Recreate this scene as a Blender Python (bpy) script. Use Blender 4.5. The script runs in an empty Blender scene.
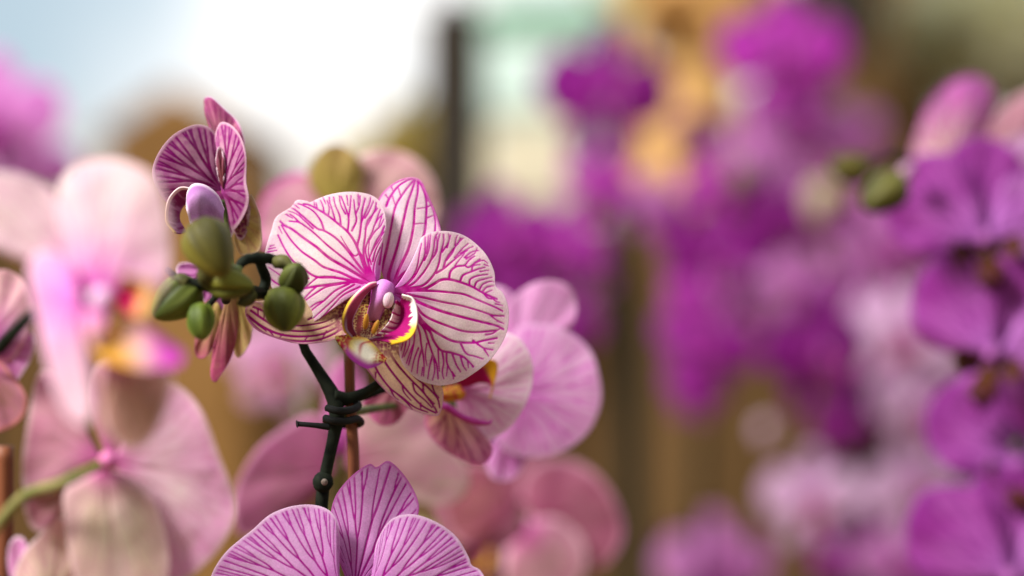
import bpy, bmesh, math, random
import numpy as np
from mathutils import Vector, Matrix

# ------------------------------------------------------------------ scene, camera
S = bpy.context.scene
COL = S.collection
CAMZ = 0.45          # camera height above the ground sheet (m)
FOC = 0.80           # focus distance (m); the focus plane is y = 0
KW = 36.0 / 85.0
K0 = KW * FOC / 1024  # metres per picture unit at the focus plane

cd = bpy.data.cameras.new('camera'); cam = bpy.data.objects.new('camera', cd); COL.objects.link(cam)
cd.lens = 85; cd.sensor_width = 36; cd.clip_start = 0.02; cd.clip_end = 200
cam.location = (0, -FOC, CAMZ); cam.rotation_euler = (math.pi / 2, 0, 0)
cd.dof.use_dof = True; cd.dof.focus_distance = FOC - 0.001; cd.dof.aperture_fstop = 2.2
S.camera = cam

def W(px, py, dy=0.0):
    """a point at picture position px,py standing dy metres behind the focus plane"""
    d = FOC + dy
    return Vector(((px - 512) / 1024 * KW * d, dy, (288 - py) / 1024 * KW * d + CAMZ))

# ------------------------------------------------------------------ objects
def link(o, parent=None):
    COL.objects.link(o)
    if parent is not None: o.parent = parent
    return o
def tag(o, label=None, cat=None, group=None, kind=None):
    if label: o['label'] = label
    if cat: o['category'] = cat
    if group: o['group'] = group
    if kind: o['kind'] = kind
    return o
def empty(name, loc=(0, 0, 0), parent=None, rot=(0, 0, 0), scale=1.0):
    o = bpy.data.objects.new(name, None); o.empty_display_size = 0.01
    link(o, parent)
    o.location = loc; o.rotation_euler = rot; o.scale = (scale,) * 3
    return o
def mesh_obj(name, V, F, mat, parent=None, cols=None, smooth=True, loc=(0, 0, 0)):
    me = bpy.data.meshes.new(name)
    me.from_pydata([tuple(v) for v in V], [], [tuple(int(i) for i in f) for f in F])
    if cols is not None:
        a = me.color_attributes.new('pigment', 'FLOAT_COLOR', 'POINT')
        c = np.ones((len(V), 4), dtype=np.float32); c[:, :3] = cols
        a.data.foreach_set('color', c.ravel())
    if smooth: me.polygons.foreach_set('use_smooth', [True] * len(me.polygons))
    me.materials.append(mat); me.update()
    o = bpy.data.objects.new(name, me); link(o, parent); o.location = loc
    return o
def wloc(o):
    v = Vector((0, 0, 0))
    while o is not None: v = v + o.location; o = o.parent
    return v
def copy_tree(o, parent=None):
    c = o.copy(); COL.objects.link(c); c.parent = parent
    for ch in o.children: copy_tree(ch, c)
    return c

# ------------------------------------------------------------------ materials
def nt_mat(name):
    m = bpy.data.materials.new(name); m.use_nodes = True
    nt = m.node_tree
    return m, nt, nt.nodes['Principled BSDF'], nt.nodes['Material Output']
def petal_mat(name, transl=0.35, rough=0.5, bump=0.25, spec=.16):
    m, nt, p, out = nt_mat(name)
    a = nt.nodes.new('ShaderNodeVertexColor'); a.layer_name = 'pigment'
    tc = nt.nodes.new('ShaderNodeTexCoord')
    vo = nt.nodes.new('ShaderNodeTexNoise'); vo.inputs['Scale'].default_value = 1900; vo.inputs['Detail'].default_value = 2
    nt.links.new(tc.outputs['Object'], vo.inputs['Vector'])
    bp = nt.nodes.new('ShaderNodeBump'); bp.inputs['Strength'].default_value = bump; bp.inputs['Distance'].default_value = 0.0003
    nt.links.new(vo.outputs['Fac'], bp.inputs['Height'])
    mr = nt.nodes.new('ShaderNodeMapRange'); mr.inputs['From Min'].default_value = .25; mr.inputs['From Max'].default_value = .75
    mr.inputs['To Min'].default_value = 0.86; mr.inputs['To Max'].default_value = 1.1
    nt.links.new(vo.outputs['Fac'], mr.inputs['Value'])
    mx = nt.nodes.new('ShaderNodeVectorMath'); mx.operation = 'SCALE'
    nt.links.new(a.outputs['Color'], mx.inputs[0]); nt.links.new(mr.outputs['Result'], mx.inputs['Scale'])
    nt.links.new(mx.outputs[0], p.inputs['Base Color'])
    p.inputs['Roughness'].default_value = rough
    p.inputs['Specular IOR Level'].default_value = spec
    p.inputs['Sheen Weight'].default_value = 0.0
    nt.links.new(bp.outputs[0], p.inputs['Normal'])
    t = nt.nodes.new('ShaderNodeBsdfTranslucent')
    nt.links.new(mx.outputs[0], t.inputs['Color'])
    mix = nt.nodes.new('ShaderNodeMixShader'); mix.inputs[0].default_value = transl
    nt.links.new(p.outputs[0], mix.inputs[1]); nt.links.new(t.outputs[0], mix.inputs[2])
    nt.links.new(mix.outputs[0], out.inputs['Surface'])
    return m
def noise_mat(name, c1, c2, scale=30, rough=0.6, spec=0.4, bump=0.3, bdist=0.001, stretch=(1, 1, 1), detail=5, transl=0):
    m, nt, p, out = nt_mat(name)
    tc = nt.nodes.new('ShaderNodeTexCoord'); mp = nt.nodes.new('ShaderNodeMapping')
    mp.inputs['Scale'].default_value = stretch
    n = nt.nodes.new('ShaderNodeTexNoise'); n.inputs['Scale'].default_value = scale; n.inputs['Detail'].default_value = detail
    r = nt.nodes.new('ShaderNodeValToRGB')
    r.color_ramp.elements[0].position = .32; r.color_ramp.elements[1].position = .68
    r.color_ramp.elements[0].color = (*c1, 1); r.color_ramp.elements[1].color = (*c2, 1)
    nt.links.new(tc.outputs['Object'], mp.inputs[0]); nt.links.new(mp.outputs[0], n.inputs['Vector'])
    nt.links.new(n.outputs['Fac'], r.inputs[0]); nt.links.new(r.outputs[0], p.inputs['Base Color'])
    b = nt.nodes.new('ShaderNodeBump'); b.inputs['Strength'].default_value = bump; b.inputs['Distance'].default_value = bdist
    nt.links.new(n.outputs['Fac'], b.inputs['Height']); nt.links.new(b.outputs[0], p.inputs['Normal'])
    p.inputs['Roughness'].default_value = rough; p.inputs['Specular IOR Level'].default_value = spec
    if transl:
        t = nt.nodes.new('ShaderNodeBsdfTranslucent'); nt.links.new(r.outputs[0], t.inputs['Color'])
        mix = nt.nodes.new('ShaderNodeMixShader'); mix.inputs[0].default_value = transl
        nt.links.new(p.outputs[0], mix.inputs[1]); nt.links.new(t.outputs[0], mix.inputs[2])
        nt.links.new(mix.outputs[0], out.inputs['Surface'])
    return m
M_PET = petal_mat('petal_tissue', 0.40)
M_LIP = petal_mat('waxy_lip_tissue', 0.22, rough=0.5, bump=0.15)
M_BUD = petal_mat('bud_skin', 0.06, rough=0.55, bump=0.5, spec=.18)
M_STEM = noise_mat('dark_stem', (.006, .008, .006), (.016, .020, .012), 260, .7, .07, .4, .0004)
M_GSTEM = noise_mat('green_stem', (.05, .085, .012), (.13, .17, .03), 200, .45, .4, .3, .0004)
M_BRACT = noise_mat('bract_skin', (.030, .030, .010), (.10, .095, .022), 300, .6, .2, .4, .0004)
M_OSTEM = noise_mat('olive_stem', (.13, .14, .035), (.24, .20, .07), 200, .6, .2, .3, .0004)
M_STAKE = noise_mat('bamboo_stake', (.09, .022, .010), (.22, .070, .026), 120, .55, .3, .4, .0004, (1, 1, .08))
M_CLIP = noise_mat('black_plastic', (.008, .009, .010), (.014, .014, .013), 100, .7, .10, .1, .0002)
M_ANTHER = noise_mat('anther_cap', (.78, .62, .62), (.88, .80, .76), 400, .3, .5, .2, .0002)

# ------------------------------------------------------------------ curves
def catmull(P, n):
    P = np.asarray(P, float)
    if len(P) == 2: P = np.array([P[0], (P[0] + P[1]) / 2, P[1]])
    Q = np.vstack([2 * P[0] - P[1], P, 2 * P[-1] - P[-2]])
    out = []
    m = 14
    for i in range(1, len(Q) - 2):
        p0, p1, p2, p3 = Q[i - 1], Q[i], Q[i + 1], Q[i + 2]
        t = np.linspace(0, 1, m, endpoint=False)[:, None]
        out.append(.5 * ((2 * p1) + (-p0 + p2) * t + (2 * p0 - 5 * p1 + 4 * p2 - p3) * t ** 2 + (-p0 + 3 * p1 - 3 * p2 + p3) * t ** 3))
    out.append(P[-1][None]); C = np.vstack(out)
    L = np.concatenate([[0], np.cumsum(np.linalg.norm(np.diff(C, axis=0), axis=1))])
    s = np.linspace(0, L[-1], n)
    return np.stack([np.interp(s, L, C[:, k]) for k in range(C.shape[1])], 1)
def sm(a, b, x):
    t = np.clip((x - a) / (b - a), 0, 1); return t * t * (3 - 2 * t)
def vnoise(x, y, seed, sc):
    """smooth value noise on arrays"""
    x = x / sc + seed * 7.31 + 500; y = y / sc + seed * 3.17 + 500
    xi = np.floor(x).astype(int); yi = np.floor(y).astype(int); fx = x - xi; fy = y - yi
    fx = fx * fx * (3 - 2 * fx); fy = fy * fy * (3 - 2 * fy)
    def h(a, b):
        v = np.sin(a * 127.1 + b * 311.7 + seed * 13.7) * 43758.5453
        return v - np.floor(v)
    return (h(xi, yi) * (1 - fx) + h(xi + 1, yi) * fx) * (1 - fy) + (h(xi, yi + 1) * (1 - fx) + h(xi + 1, yi + 1) * fx) * fy
def dots(x, y, seed, cell, rad):
    """irregular dots: 1 inside"""
    gx = x / cell + 300; gy = y / cell + 300
    xi = np.floor(gx).astype(int); yi = np.floor(gy).astype(int); best = np.full(x.shape, 9.0)
    for a in (-1, 0, 1):
        for b in (-1, 0, 1):
            cx = xi + a; cy = yi + b
            h1 = np.sin(cx * 127.1 + cy * 311.7 + seed) * 43758.5453; h1 -= np.floor(h1)
            h2 = np.sin(cx * 269.5 + cy * 183.3 + seed) * 43758.5453; h2 -= np.floor(h2)
            d = np.hypot(gx - (cx + .15 + .7 * h1), gy - (cy + .15 + .7 * h2)) / (.7 + .6 * h2)
            best = np.minimum(best, d)
    return sm(rad + .15, rad - .15, best)

# ------------------------------------------------------------------ petals
def C(*v): return np.array(v, float)
BASE = dict(base=C(.88, .84, .76), base2=C(.86, .72, .78), inner=C(.68, .08, .58), inr=34, wash=C(.72, .22, .64), washamt=.36,
            rim=C(.88, .70, .78), rimw=2.0, vein=C(.56, .001, .29), vein2=C(.60, .004, .42), vw=1.5, vs=.95, n0=7, sp0=9, sp1=5.4, vend=.965, spots=0)
def style(**k):
    d = dict(BASE); d.update(k); return d
ST_HERO = style()
ST_HSEP = style(base=C(.86, .70, .38), base2=C(.84, .64, .46), inner=C(.62, .40, .10), inr=55, wash=C(.50, .10, .30), washamt=.35,
                vein=C(.22, .002, .07), vein2=C(.34, .004, .17), vw=3.0, n0=6, sp0=8.5, sp1=8, vs=1.1, spots=1, rim=C(.66, .30, .48), rimw=1.6)
ST_SIDE = style(base=C(.80, .66, .56), base2=C(.72, .42, .55), wash=C(.48, .05, .32), washamt=.75, vein=C(.24, .001, .12), vein2=C(.30, .003, .20), vw=2.5, sp0=5.5, sp1=4.2, n0=7, inner=C(.35, .03, .25), rim=C(.75, .5, .6))
ST_BOT = style(base=C(.88, .70, .86), base2=C(.84, .54, .82), wash=C(.68, .20, .66), washamt=.5, vein=C(.42, .002, .30), vein2=C(.46, .006, .38), vw=1.9, inner=C(.62, .10, .58), inr=60, sp0=7, sp1=4.6, n0=9, rim=C(.82, .6, .78))
ST_PALE = style(base=C(.86, .72, .74), base2=C(.84, .64, .72), inner=C(.78, .14, .68), inr=34, wash=C(.76, .36, .62), washamt=.35, vein=C(.66, .16, .46), vein2=C(.70, .24, .52), vw=1.8, vs=.5, sp0=8, sp1=5)
ST_SOFT = style(base=C(.84, .66, .76), base2=C(.78, .46, .66), inner=C(.66, .14, .50), inr=34, wash=C(.72, .28, .60), washamt=.45, vein=C(.60, .08, .40), vein2=C(.62, .14, .46), vw=1.8, vs=.6, sp0=8, sp1=5.4)
ST_LILAC = style(base=C(.90, .70, .82), base2=C(.86, .54, .78), inner=C(.66, .16, .58), inr=46, wash=C(.80, .38, .70), washamt=.5, vein=C(.70, .16, .60), vein2=C(.70, .18, .60), vs=.9, vw=2.6, sp0=9, sp1=8, n0=8, rim=C(.8, .5, .74))
ST_BACK = style(base=C(.86, .78, .64), base2=C(.84, .64, .66), inner=C(.66, .08, .44), inr=24, wash=C(.76, .24, .50), washamt=.55, vein=C(.60, .26, .34), vein2=C(.6, .22, .36), vs=.4, vw=2.0, rim=C(.82, .58, .60), rimw=4)
ST_PINKBACK = style(base=C(.50, .24, .28), base2=C(.46, .18, .26), inner=C(.36, .08, .16), wash=C(.46, .12, .22), washamt=.6, vein=C(.5, .1, .3), vein2=C(.5, .1, .3), vs=.35, rim=C(.76, .4, .52), rimw=4)  # rose kept dark: the shade on the low flowers is in the pigment
ST_PURP = style(base=C(.36, .04, .34), base2=C(.54, .14, .52), inner=C(.62, .20, .66), inr=36, wash=C(.32, .02, .28), washamt=.55, vein=C(.18, .005, .2), vein2=C(.20, .008, .22), vs=.7, vw=2.0, sp0=9, sp1=6, rim=C(.40, .07, .42), rimw=3)  # base2 paints lilac highlights into the purple
ST_DEEP = style(base=C(.40, .02, .34), base2=C(.32, .025, .31), inner=C(.60, .05, .50), wash=C(.28, .010, .28), washamt=.5, vein=C(.25, .008, .2), vein2=C(.25, .01, .2), vs=.4, rim=C(.44, .06, .38))
ST_LAV = style(base=C(.88, .74, .86), base2=C(.80, .54, .80), inner=C(.55, .08, .42), inr=30, wash=C(.62, .2, .58), washamt=.4, vein=C(.5, .1, .42), vein2=C(.5, .1, .42), vs=.35, rim=C(.8, .6, .74))
ST_OLIVE = style(base=C(.40, .34, .07), base2=C(.44, .30, .10), inner=C(.3, .22, .04), wash=C(.46, .26, .12), washamt=.3, vein=C(.3, .16, .05), vein2=C(.3, .16, .05), vs=.3, rim=C(.5, .36, .2))
ST_YGRN = style(base=C(.62, .52, .16), base2=C(.60, .44, .18), inner=C(.5, .42, .10), wash=C(.60, .30, .22), washamt=.35, vein=C(.42, .10, .10), vein2=C(.45, .12, .15), vs=.35, vw=1.6, rim=C(.66, .5, .34))
ST_YPINK = style(base=C(.55, .26, .20), base2=C(.52, .12, .22), inner=C(.5, .40, .10), inr=46, wash=C(.50, .05, .20), washamt=.8, vein=C(.35, .03, .10), vein2=C(.35, .02, .14), vs=.6, n0=4, sp0=9, sp1=8, rim=C(.5, .1, .24))

def sim_veins(X, st, rng, marg):
    """dichotomous venation grown along the petal's streamlines; returns mask, tone"""
    nt, ns = X.shape[:2]
    d = np.linalg.norm(np.diff(X, axis=1), axis=2)
    A = np.concatenate([np.zeros((nt, 1)), np.cumsum(d, axis=1)], 1)
    stepL = np.zeros(nt); mid = ns // 2
    stepL[1:] = np.linalg.norm(X[1:] - X[:-1], axis=2).mean(1)
    sg = np.linspace(0, 1, ns)
    n0 = st['n0']
    vs = [dict(s=(k + .5) / n0, g=(k + .5) / n0, r=rng.uniform(.75, 1.3), last=0.0, w=1.25, end=rng.uniform(st['vend'] - .04, st['vend'])) for k in range(n0)]
    mask = np.zeros((nt, ns)); prev = None
    for i in range(nt):
        t = i / (nt - 1); arc = A[i]
        pos = np.interp([v['s'] for v in vs], sg, arc)
        tot = arc[-1]
        thr = st['sp0'] + (st['sp1'] - st['sp0']) * float(sm(.45, .9, t))
        new = []
        for k, v in enumerate(vs):
            lo = (pos[k] + pos[k - 1]) / 2 if k else 0
            hi = (pos[k] + pos[k + 1]) / 2 if k < len(vs) - 1 else tot
            terr = hi - lo
            if terr > 1.3 * thr * v['r'] and v['last'] > 4 + 5 * v['r'] and t < .965:
                gs = np.interp([lo + .27 * terr, lo + .73 * terr], arc, sg)
                for g in gs:
                    new.append(dict(s=v['s'], g=float(g), r=rng.uniform(.75, 1.35), last=0.0, w=max(.72, v['w'] * .9), end=rng.uniform(st['vend'] - .05, st['vend'])))
            else:
                v['last'] += stepL[i]; new.append(v)
        vs = new
        for v in vs:
            v['s'] += (v['g'] - v['s']) * min(1, stepL[i] / 6.0) + rng.gauss(0, .25) * stepL[i] / max(tot, 1) * .18
        pos2 = np.interp([v['s'] for v in vs], sg, arc)
        row = mask[i]
        for k, v in enumerate(vs):
            f = sm(1.2, 2.6 + 3.5 * (v['r'] - .75), marg[i])
            sl = abs(v['g'] - v['s']) * tot / 6.0
            w = st['vw'] * v['w'] * .66 * math.sqrt(1 + sl * sl) * (1 - .28 * t)
            w = min(w, tot / (len(vs) * 2.6))
            m = sm(w + .45, max(w - .45, 0), np.abs(arc - pos2[k])) * f * min(1, (w / .4))
            np.maximum(row, m, out=row)
    return mask
def trace_veins(X, traces):
    """veins drawn as polylines: list of (width, pts) in petal units"""
    P = X.reshape(-1, 2); best = np.zeros(len(P))
    for w, pts in traces:
        q = catmull(pts, max(6, int(len(pts) * 5))); h = w * .74 + .20
        lo = q.min(0) - 4; hi = q.max(0) + 4
        idx = np.where((P[:, 0] > lo[0]) & (P[:, 0] < hi[0]) & (P[:, 1] > lo[1]) & (P[:, 1] < hi[1]))[0]
        if not len(idx): continue
        p = P[idx]; bd = np.full(len(idx), 9.0); bw = np.ones(len(idx))
        n = len(q) - 1
        for k in range(n):
            a, b = q[k], q[k + 1]; ab = b - a; L2 = max((ab ** 2).sum(), 1e-6)
            u = np.clip(((p - a) @ ab) / L2, 0, 1)
            dd = np.linalg.norm(p - a - u[:, None] * ab, axis=1)
            dd = dd - h * (1.0 - .38 * (k + u) / n)
            bd = np.minimum(bd, dd)
        best[idx] = np.maximum(best[idx], sm(.42, -.42, bd))
    return best.reshape(X.shape[:2])

def petal(parent, name, base, outline, st=ST_HERO, off=0.0, tilt=(0, 0), cup=3.0, ruf=.8, mid=.5, w=.5, k=.42,
          ns=150, nt=110, seed=1, traces=None, mat=None, origin=None, depth=0.0, thick=.45, groove=.6, label=None, scale=1.0, curl=0.0):
    """a petal grown from its base to its outline. Units are picture units (K0 metres); off/cup/ruf are mm of relief."""
    rng = random.Random(seed)
    B = catmull(outline, ns); P = np.array(base, float)
    M = B[int(mid * (ns - 1))] - P; mh = M / np.linalg.norm(M)
    t = np.linspace(.015, 1, nt)[:, None, None]
    D = B - P; L = np.linalg.norm(D, axis=1, keepdims=True)
    Cc = P + k * ((1 - w) * D + w * L * mh)
    X = (1 - t) ** 2 * P + 2 * t * (1 - t) * Cc[None] + t ** 2 * B[None]
    s = np.linspace(0, 1, ns)[None, :] * np.ones((nt, 1)); tt = t[:, :, 0] * np.ones((1, ns))
    px, py = X[..., 0], X[..., 1]
    dist = np.hypot(px - P[0], py - P[1]); marg = (1 - tt) * L[:, 0][None, :]
    if traces is not None: vm = trace_veins(X, traces)
    else: vm = sim_veins(X, st, rng, marg)
    # pigment
    n1 = vnoise(px, py, seed, 26)[..., None]; n2 = vnoise(px, py, seed + 5, 3.2)[..., None]
    col = st['base'] * (1 - n1) + st['base2'] * n1
    wa = (st['washamt'] * (.25 + .75 * sm(.45, .98, tt)) * (.6 + .6 * n2[..., 0]))[..., None]
    col = col * (1 - wa) + st['wash'] * wa
    ia = np.exp(-(dist / st['inr']) ** 1.6)[..., None] * .95
    col = col * (1 - ia) + st['inner'] * ia
    # the tissue beside a vein takes a little of its colour
    rm = sm(st['rimw'] + 1, st['rimw'] - 1, marg)[..., None] * .8
    col = col * (1 - rm) + st['rim'] * rm
    vfade = (1 - .55 * sm(.35, .0, dist / (st['inr'] * 1.2))) if not st['spots'] else np.ones_like(tt)
    br = .90 + .22 * vnoise(px, py, seed + 9, 5.0)
    va = np.clip(vm * st['vs'] * vfade * br, 0, 1)
    if st['spots']:
        near = sm(72, 40, dist + 14 * (vnoise(px, py, seed + 2, 9) - .5))
        dt = dots(px, py, seed, 3.3, .50)
        va = np.maximum(va * (1 - .6 * near), dt * near * .95)
    va = (va * (1 - rm[..., 0] * .6))[..., None]
    ve = st['vein'] * (1 - sm(.5, 1, tt)[..., None]) + st['vein2'] * sm(.5, 1, tt)[..., None]
    col = col * (1 - va) + ve * va
    # relief (metres, + is away from the camera)
    mm = 0.001; u = (s - mid) / .5
    Lm = L.max()
    y = off * mm + (tilt[0] * (px - P[0]) - tilt[1] * (py - P[1])) * K0
    y = y + cup * mm * (tt ** 2) * (.35 + .65 * np.abs(u) ** 1.6) - curl * mm * np.sin(np.pi * tt)
    y = y + ruf * mm * sm(.4, 1, tt) * (np.sin(s * 23 + seed) * .6 + np.sin(s * 41 + seed * 2) * .25 + (vnoise(px, py, seed + 3, 30) - .5) * 1.2)
    y = y + groove * mm * np.exp(-(u / .07) ** 2) * (1 - tt) + (vnoise(px, py, seed + 4, 16) - .5) * .35 * mm
    y = y + va[..., 0] * .10 * mm
    ox, oy = origin if origin is not None else (0, 0)
    q = (FOC + depth) / FOC * scale
    V = np.stack([(px - ox) * K0 * q, y * q, -(py - oy) * K0 * q], -1).reshape(-1, 3)
    idx = np.arange(nt * ns).reshape(nt, ns)
    F = np.stack([idx[:-1, :-1], idx[:-1, 1:], idx[1:, 1:], idx[1:, :-1]], -1).reshape(-1, 4)
    o = mesh_obj(name, V, F, mat or M_PET, parent, col.reshape(-1, 3))
    md = o.modifiers.new('thickness', 'SOLIDIFY'); md.thickness = thick * mm; md.offset = 0
    if label: o['label'] = label
    return o

def tube(name, pts, rad, mat, parent=None, n=12, seg=8, bumps=0.0, seed=0, cols=None):
    pts = [Vector(p) for p in pts]
    base = pts[0]
    rc = np.interp(np.linspace(0, 1, len(pts)), np.linspace(0, 1, len(rad)), rad)
    nq = max(4, seg * len(pts)); total = sum((pts[i + 1] - pts[i]).length for i in range(len(pts) - 1))
    nq = min(400, max(nq, int(total / .004)))
    Q = catmull(np.array([list(p) + [r * 1.0] for p, r in zip(pts, rc)]), nq)
    rr = Q[:, 3]; Q = Q[:, :3]
    V = []; F = []; nrm = None; rg = random.Random(seed)
    for i, q in enumerate(Q):
        a = Q[min(i + 1, len(Q) - 1)] - Q[max(i - 1, 0)]; tg = Vector(a).normalized()
        if nrm is None: nrm = tg.orthogonal().normalized()
        nrm = (nrm - tg * nrm.dot(tg)).normalized(); bn = tg.cross(nrm)
        for k in range(n):
            an = 2 * math.pi * k / n
            r = rr[i] * (1 + bumps * (math.sin(i * .9 + k * 1.7 + seed) * .5 + rg.uniform(-.5, .5)))
            V.append(Vector(q) + nrm * math.cos(an) * r + bn * math.sin(an) * r - base)
    m = len(Q)
    for i in range(m - 1):
        for k in range(n):
            F.append((i * n + k, i * n + (k + 1) % n, (i + 1) * n + (k + 1) % n, (i + 1) * n + k))
    V.append(Vector(Q[0]) - base); V.append(Vector(Q[-1]) - base)
    for k in range(n):
        F.append((m * n, (k + 1) % n, k)); F.append((m * n + 1, (m - 1) * n + k, (m - 1) * n + (k + 1) % n))
    return mesh_obj(name, V, F, mat, parent, loc=base - wloc(parent))

def egg(name, parent, loc, axis, length, width, colA, colB, mat=None, seams=3, lines=0, seed=0, nu=48, nv=32, point=.25, tip=None, flat=1.0):
    """a bud: an egg with a blunt point, grooved where its sepals meet"""
    ax = Vector(axis).normalized(); x = ax.orthogonal().normalized(); yv = ax.cross(x)
    V = []; cols = []
    for j in range(nv + 1):
        v = j / nv; z = -math.cos(v * math.pi)
        r = math.sin(v * math.pi) ** .92 * (1 - point * z * .6)
        for i in range(nu):
            ph = 2 * math.pi * i / nu
            g = max(0, math.cos(ph * seams + seed)) ** 12 * .15 * math.sin(v * math.pi) ** .6 if seams else 0
            rr = r * (1 - g) * width
            if seams: rr *= 1 + .05 * math.cos(ph * seams * 2 + seed + 1) + .02 * math.sin(ph * 9 + v * 7)
            zz = z + (.16 * max(0, z) ** 5 if seams else 0)
            V.append(x * math.cos(ph) * rr + yv * math.sin(ph) * rr * flat + ax * zz * length)
            f = .5 + .5 * math.sin(ph * 2 + seed) * .8 + .3 * math.sin(v * 5 + seed * 3) * .6
            f = min(1, max(0, f)); c = colA * (1 - f) + colB * f
            if lines: c = c * (1 - .45 * max(0, math.cos(ph * lines + .6 * math.sin(v * 4))) ** 4)
            c = c * (1 - min(.45, g * 4)); c = c * (.88 + .24 * (.5 + .5 * math.sin(ph * 17 + seed) * math.sin(v * 23 + seed)))
            if tip is not None:
                q = float(sm(.72, .95, v)); c = c * (1 - q) + tip * q
            cols.append(c)
    F = [(j * nu + i, j * nu + (i + 1) % nu, (j + 1) * nu + (i + 1) % nu, (j + 1) * nu + i) for j in range(nv) for i in range(nu)]
    return mesh_obj(name, V, F, mat or M_BUD, parent, np.array(cols), loc=Vector(loc) - wloc(parent))

def loft(name, parent, rows, colf, origin, mat=None, ns=90, nt=50, thick=.5, scale=1.0, seed=1, depth=0.0):
    """a curved sheet through rows of (px, py, relief mm); colf(s, t, px, py) gives its pigment"""
    R = np.stack([catmull(r, ns) for r in rows])             # rows, ns, 3
    G = np.stack([catmull(R[:, i], nt) for i in range(ns)], 1)
    s = np.linspace(0, 1, ns)[None] * np.ones((nt, 1)); t = np.linspace(0, 1, nt)[:, None] * np.ones((1, ns))
    px, py, y = G[..., 0], G[..., 1], G[..., 2] * .001
    col = colf(s, t, px, py)
    q = (FOC + depth) / FOC * scale
    V = np.stack([(px - origin[0]) * K0 * q, y * q, -(py - origin[1]) * K0 * q], -1).reshape(-1, 3)
    idx = np.arange(nt * ns).reshape(nt, ns)
    F = np.stack([idx[:-1, :-1], idx[:-1, 1:], idx[1:, 1:], idx[1:, :-1]], -1).reshape(-1, 4)
    o = mesh_obj(name, V, F, mat or M_LIP, parent, col.reshape(-1, 3))
    md = o.modifiers.new('thickness', 'SOLIDIFY'); md.thickness = thick * .001; md.offset = 0
    return o

def mixc(a, b, f): return a * (1 - f[..., None]) + b * f[..., None]
def full(s, c): return np.ones(s.shape + (3,)) * c
WHITE = C(.84, .76, .72); MAG = C(.34, .004, .13); YEL = C(.74, .46, .02); VIO = C(.60, .12, .62); MAROON = C(.16, .008, .03); LILAC = C(.70, .52, .78)

def plant(name, px, dy, label, cat='orchid', group=None, z=0.0):
    p = W(px, 288, dy); return tag(empty(name, (p.x, p.y, z)), label, cat, group)
def flower_at(par, px, py, dy, name='flower', rot=(0, 0, 0), scale=1.0, label=None):
    o = empty(name, W(px, py, dy) - wloc(par), par, rot, scale)
    if label: o['label'] = label
    return o
def cv(txt, ox, oy, sc=7.111):
    """traced lines: 'w: x,y x,y ...' one per line"""
    out = []
    for ln in txt.strip().splitlines():
        a, b = ln.split(':'); out.append((float(a), [(ox + float(p.split(',')[0]) / sc, oy + float(p.split(',')[1]) / sc) for p in b.split()]))
    return out
def oc(txt, ox=0, oy=0, sc=1.0):
    return [(ox + float(p.split(',')[0]) / sc, oy + float(p.split(',')[1]) / sc) for p in txt.split()]

# ================================================================== 1. the striped orchid in focus
P1 = plant('orchid_plant', 325, .015, 'striped white and magenta orchid in sharp focus, with green buds and a dark stem')
FX = (379, 290)
hero = flower_at(P1, *FX, 0.0, label='sharp open flower with branching magenta veins on cream petals')
LT = cv('''2.1: 850,740 780,640 735,520 700,440 650,370 580,310 510,255 430,205 370,175 330,168
1.5: 650,370 655,270 630,190 600,115
1.3: 655,270 665,190 670,110
1.2: 632,240 600,180 585,110
1.4: 600,320 590,250 560,180 545,120
1.3: 560,290 540,220 520,160 515,120
1.2: 510,250 515,200 500,145
1.2: 480,235 470,185 450,140
1.1: 430,205 420,160
2.0: 830,720 760,560 720,480 735,400 745,300 750,220 770,130
1.4: 745,300 770,240 800,170 810,120
1.5: 680,360 710,290 700,220 690,140
1.2: 705,240 730,180 735,110
1.8: 845,740 795,640 768,560 765,480 775,400 780,340 810,280 850,190
1.3: 775,350 790,290 830,240 860,200
1.3: 770,270 795,230 830,150
1.5: 850,740 790,560 780,480 820,380 850,290 880,210
1.3: 790,450 840,370 880,330 905,280
1.2: 835,330 870,270 900,240
1.4: 850,740 800,600 830,500 870,430 905,370
1.2: 820,520 850,440 885,380 905,330
1.2: 830,580 850,500 890,420
1.2: 853,745 840,680 835,640 850,560 880,480
1.1: 735,520 700,540 650,480 600,400
2.0: 845,745 740,620 640,490 560,410 480,360 440,350 400,320 330,260 270,210 240,195
1.5: 480,360 455,290 400,220 330,180 290,165
1.8: 830,740 700,620 600,540 500,460 400,370 310,305 270,295 225,290
1.4: 300,300 260,260 230,240
2.5: 820,735 650,630 520,555 430,480 330,410 250,350 190,320 160,290
2.0: 800,735 700,705 600,660 480,620 410,570 320,510 250,440 200,370 170,320
2.0: 760,735 690,720 560,695 430,690 350,645 260,580 190,480 145,390
2.0: 700,725 560,740 430,755 340,770 250,770 150,740 90,700
1.4: 560,690 450,690 400,720 350,760 270,800
1.5: 600,740 500,760 430,800 370,840 300,890
1.5: 660,740 560,790 480,860 400,920 330,1000
1.4: 700,745 610,800 520,880 430,960 365,1020
1.3: 740,760 620,820 540,900 460,980 410,1015
1.2: 480,860 420,880 340,940 290,980
1.4: 430,755 380,800 330,850 270,900
1.3: 370,700 290,690 220,640 130,590 80,560
1.3: 300,770 240,800 170,800
1.1: 80,490 130,480
1.1: 70,512 140,500
1.0: 90,470 120,462
1.1: 80,560 140,545
1.1: 200,700 140,660 80,620
1.1: 640,880 560,930 500,960
1.0: 400,130 410,185
1.0: 470,120 490,170
1.0: 640,110 650,180
1.0: 720,100 722,180
1.0: 850,160 840,230
1.0: 890,260 870,330
1.0: 910,330 885,400
1.0: 260,170 300,200
1.0: 200,240 250,270
1.0: 150,330 175,380
1.1: 400,345 340,290 280,240 215,215
1.1: 820,600 800,520 805,440
1.1: 870,600 880,540 895,450''', 256, 180)
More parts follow.
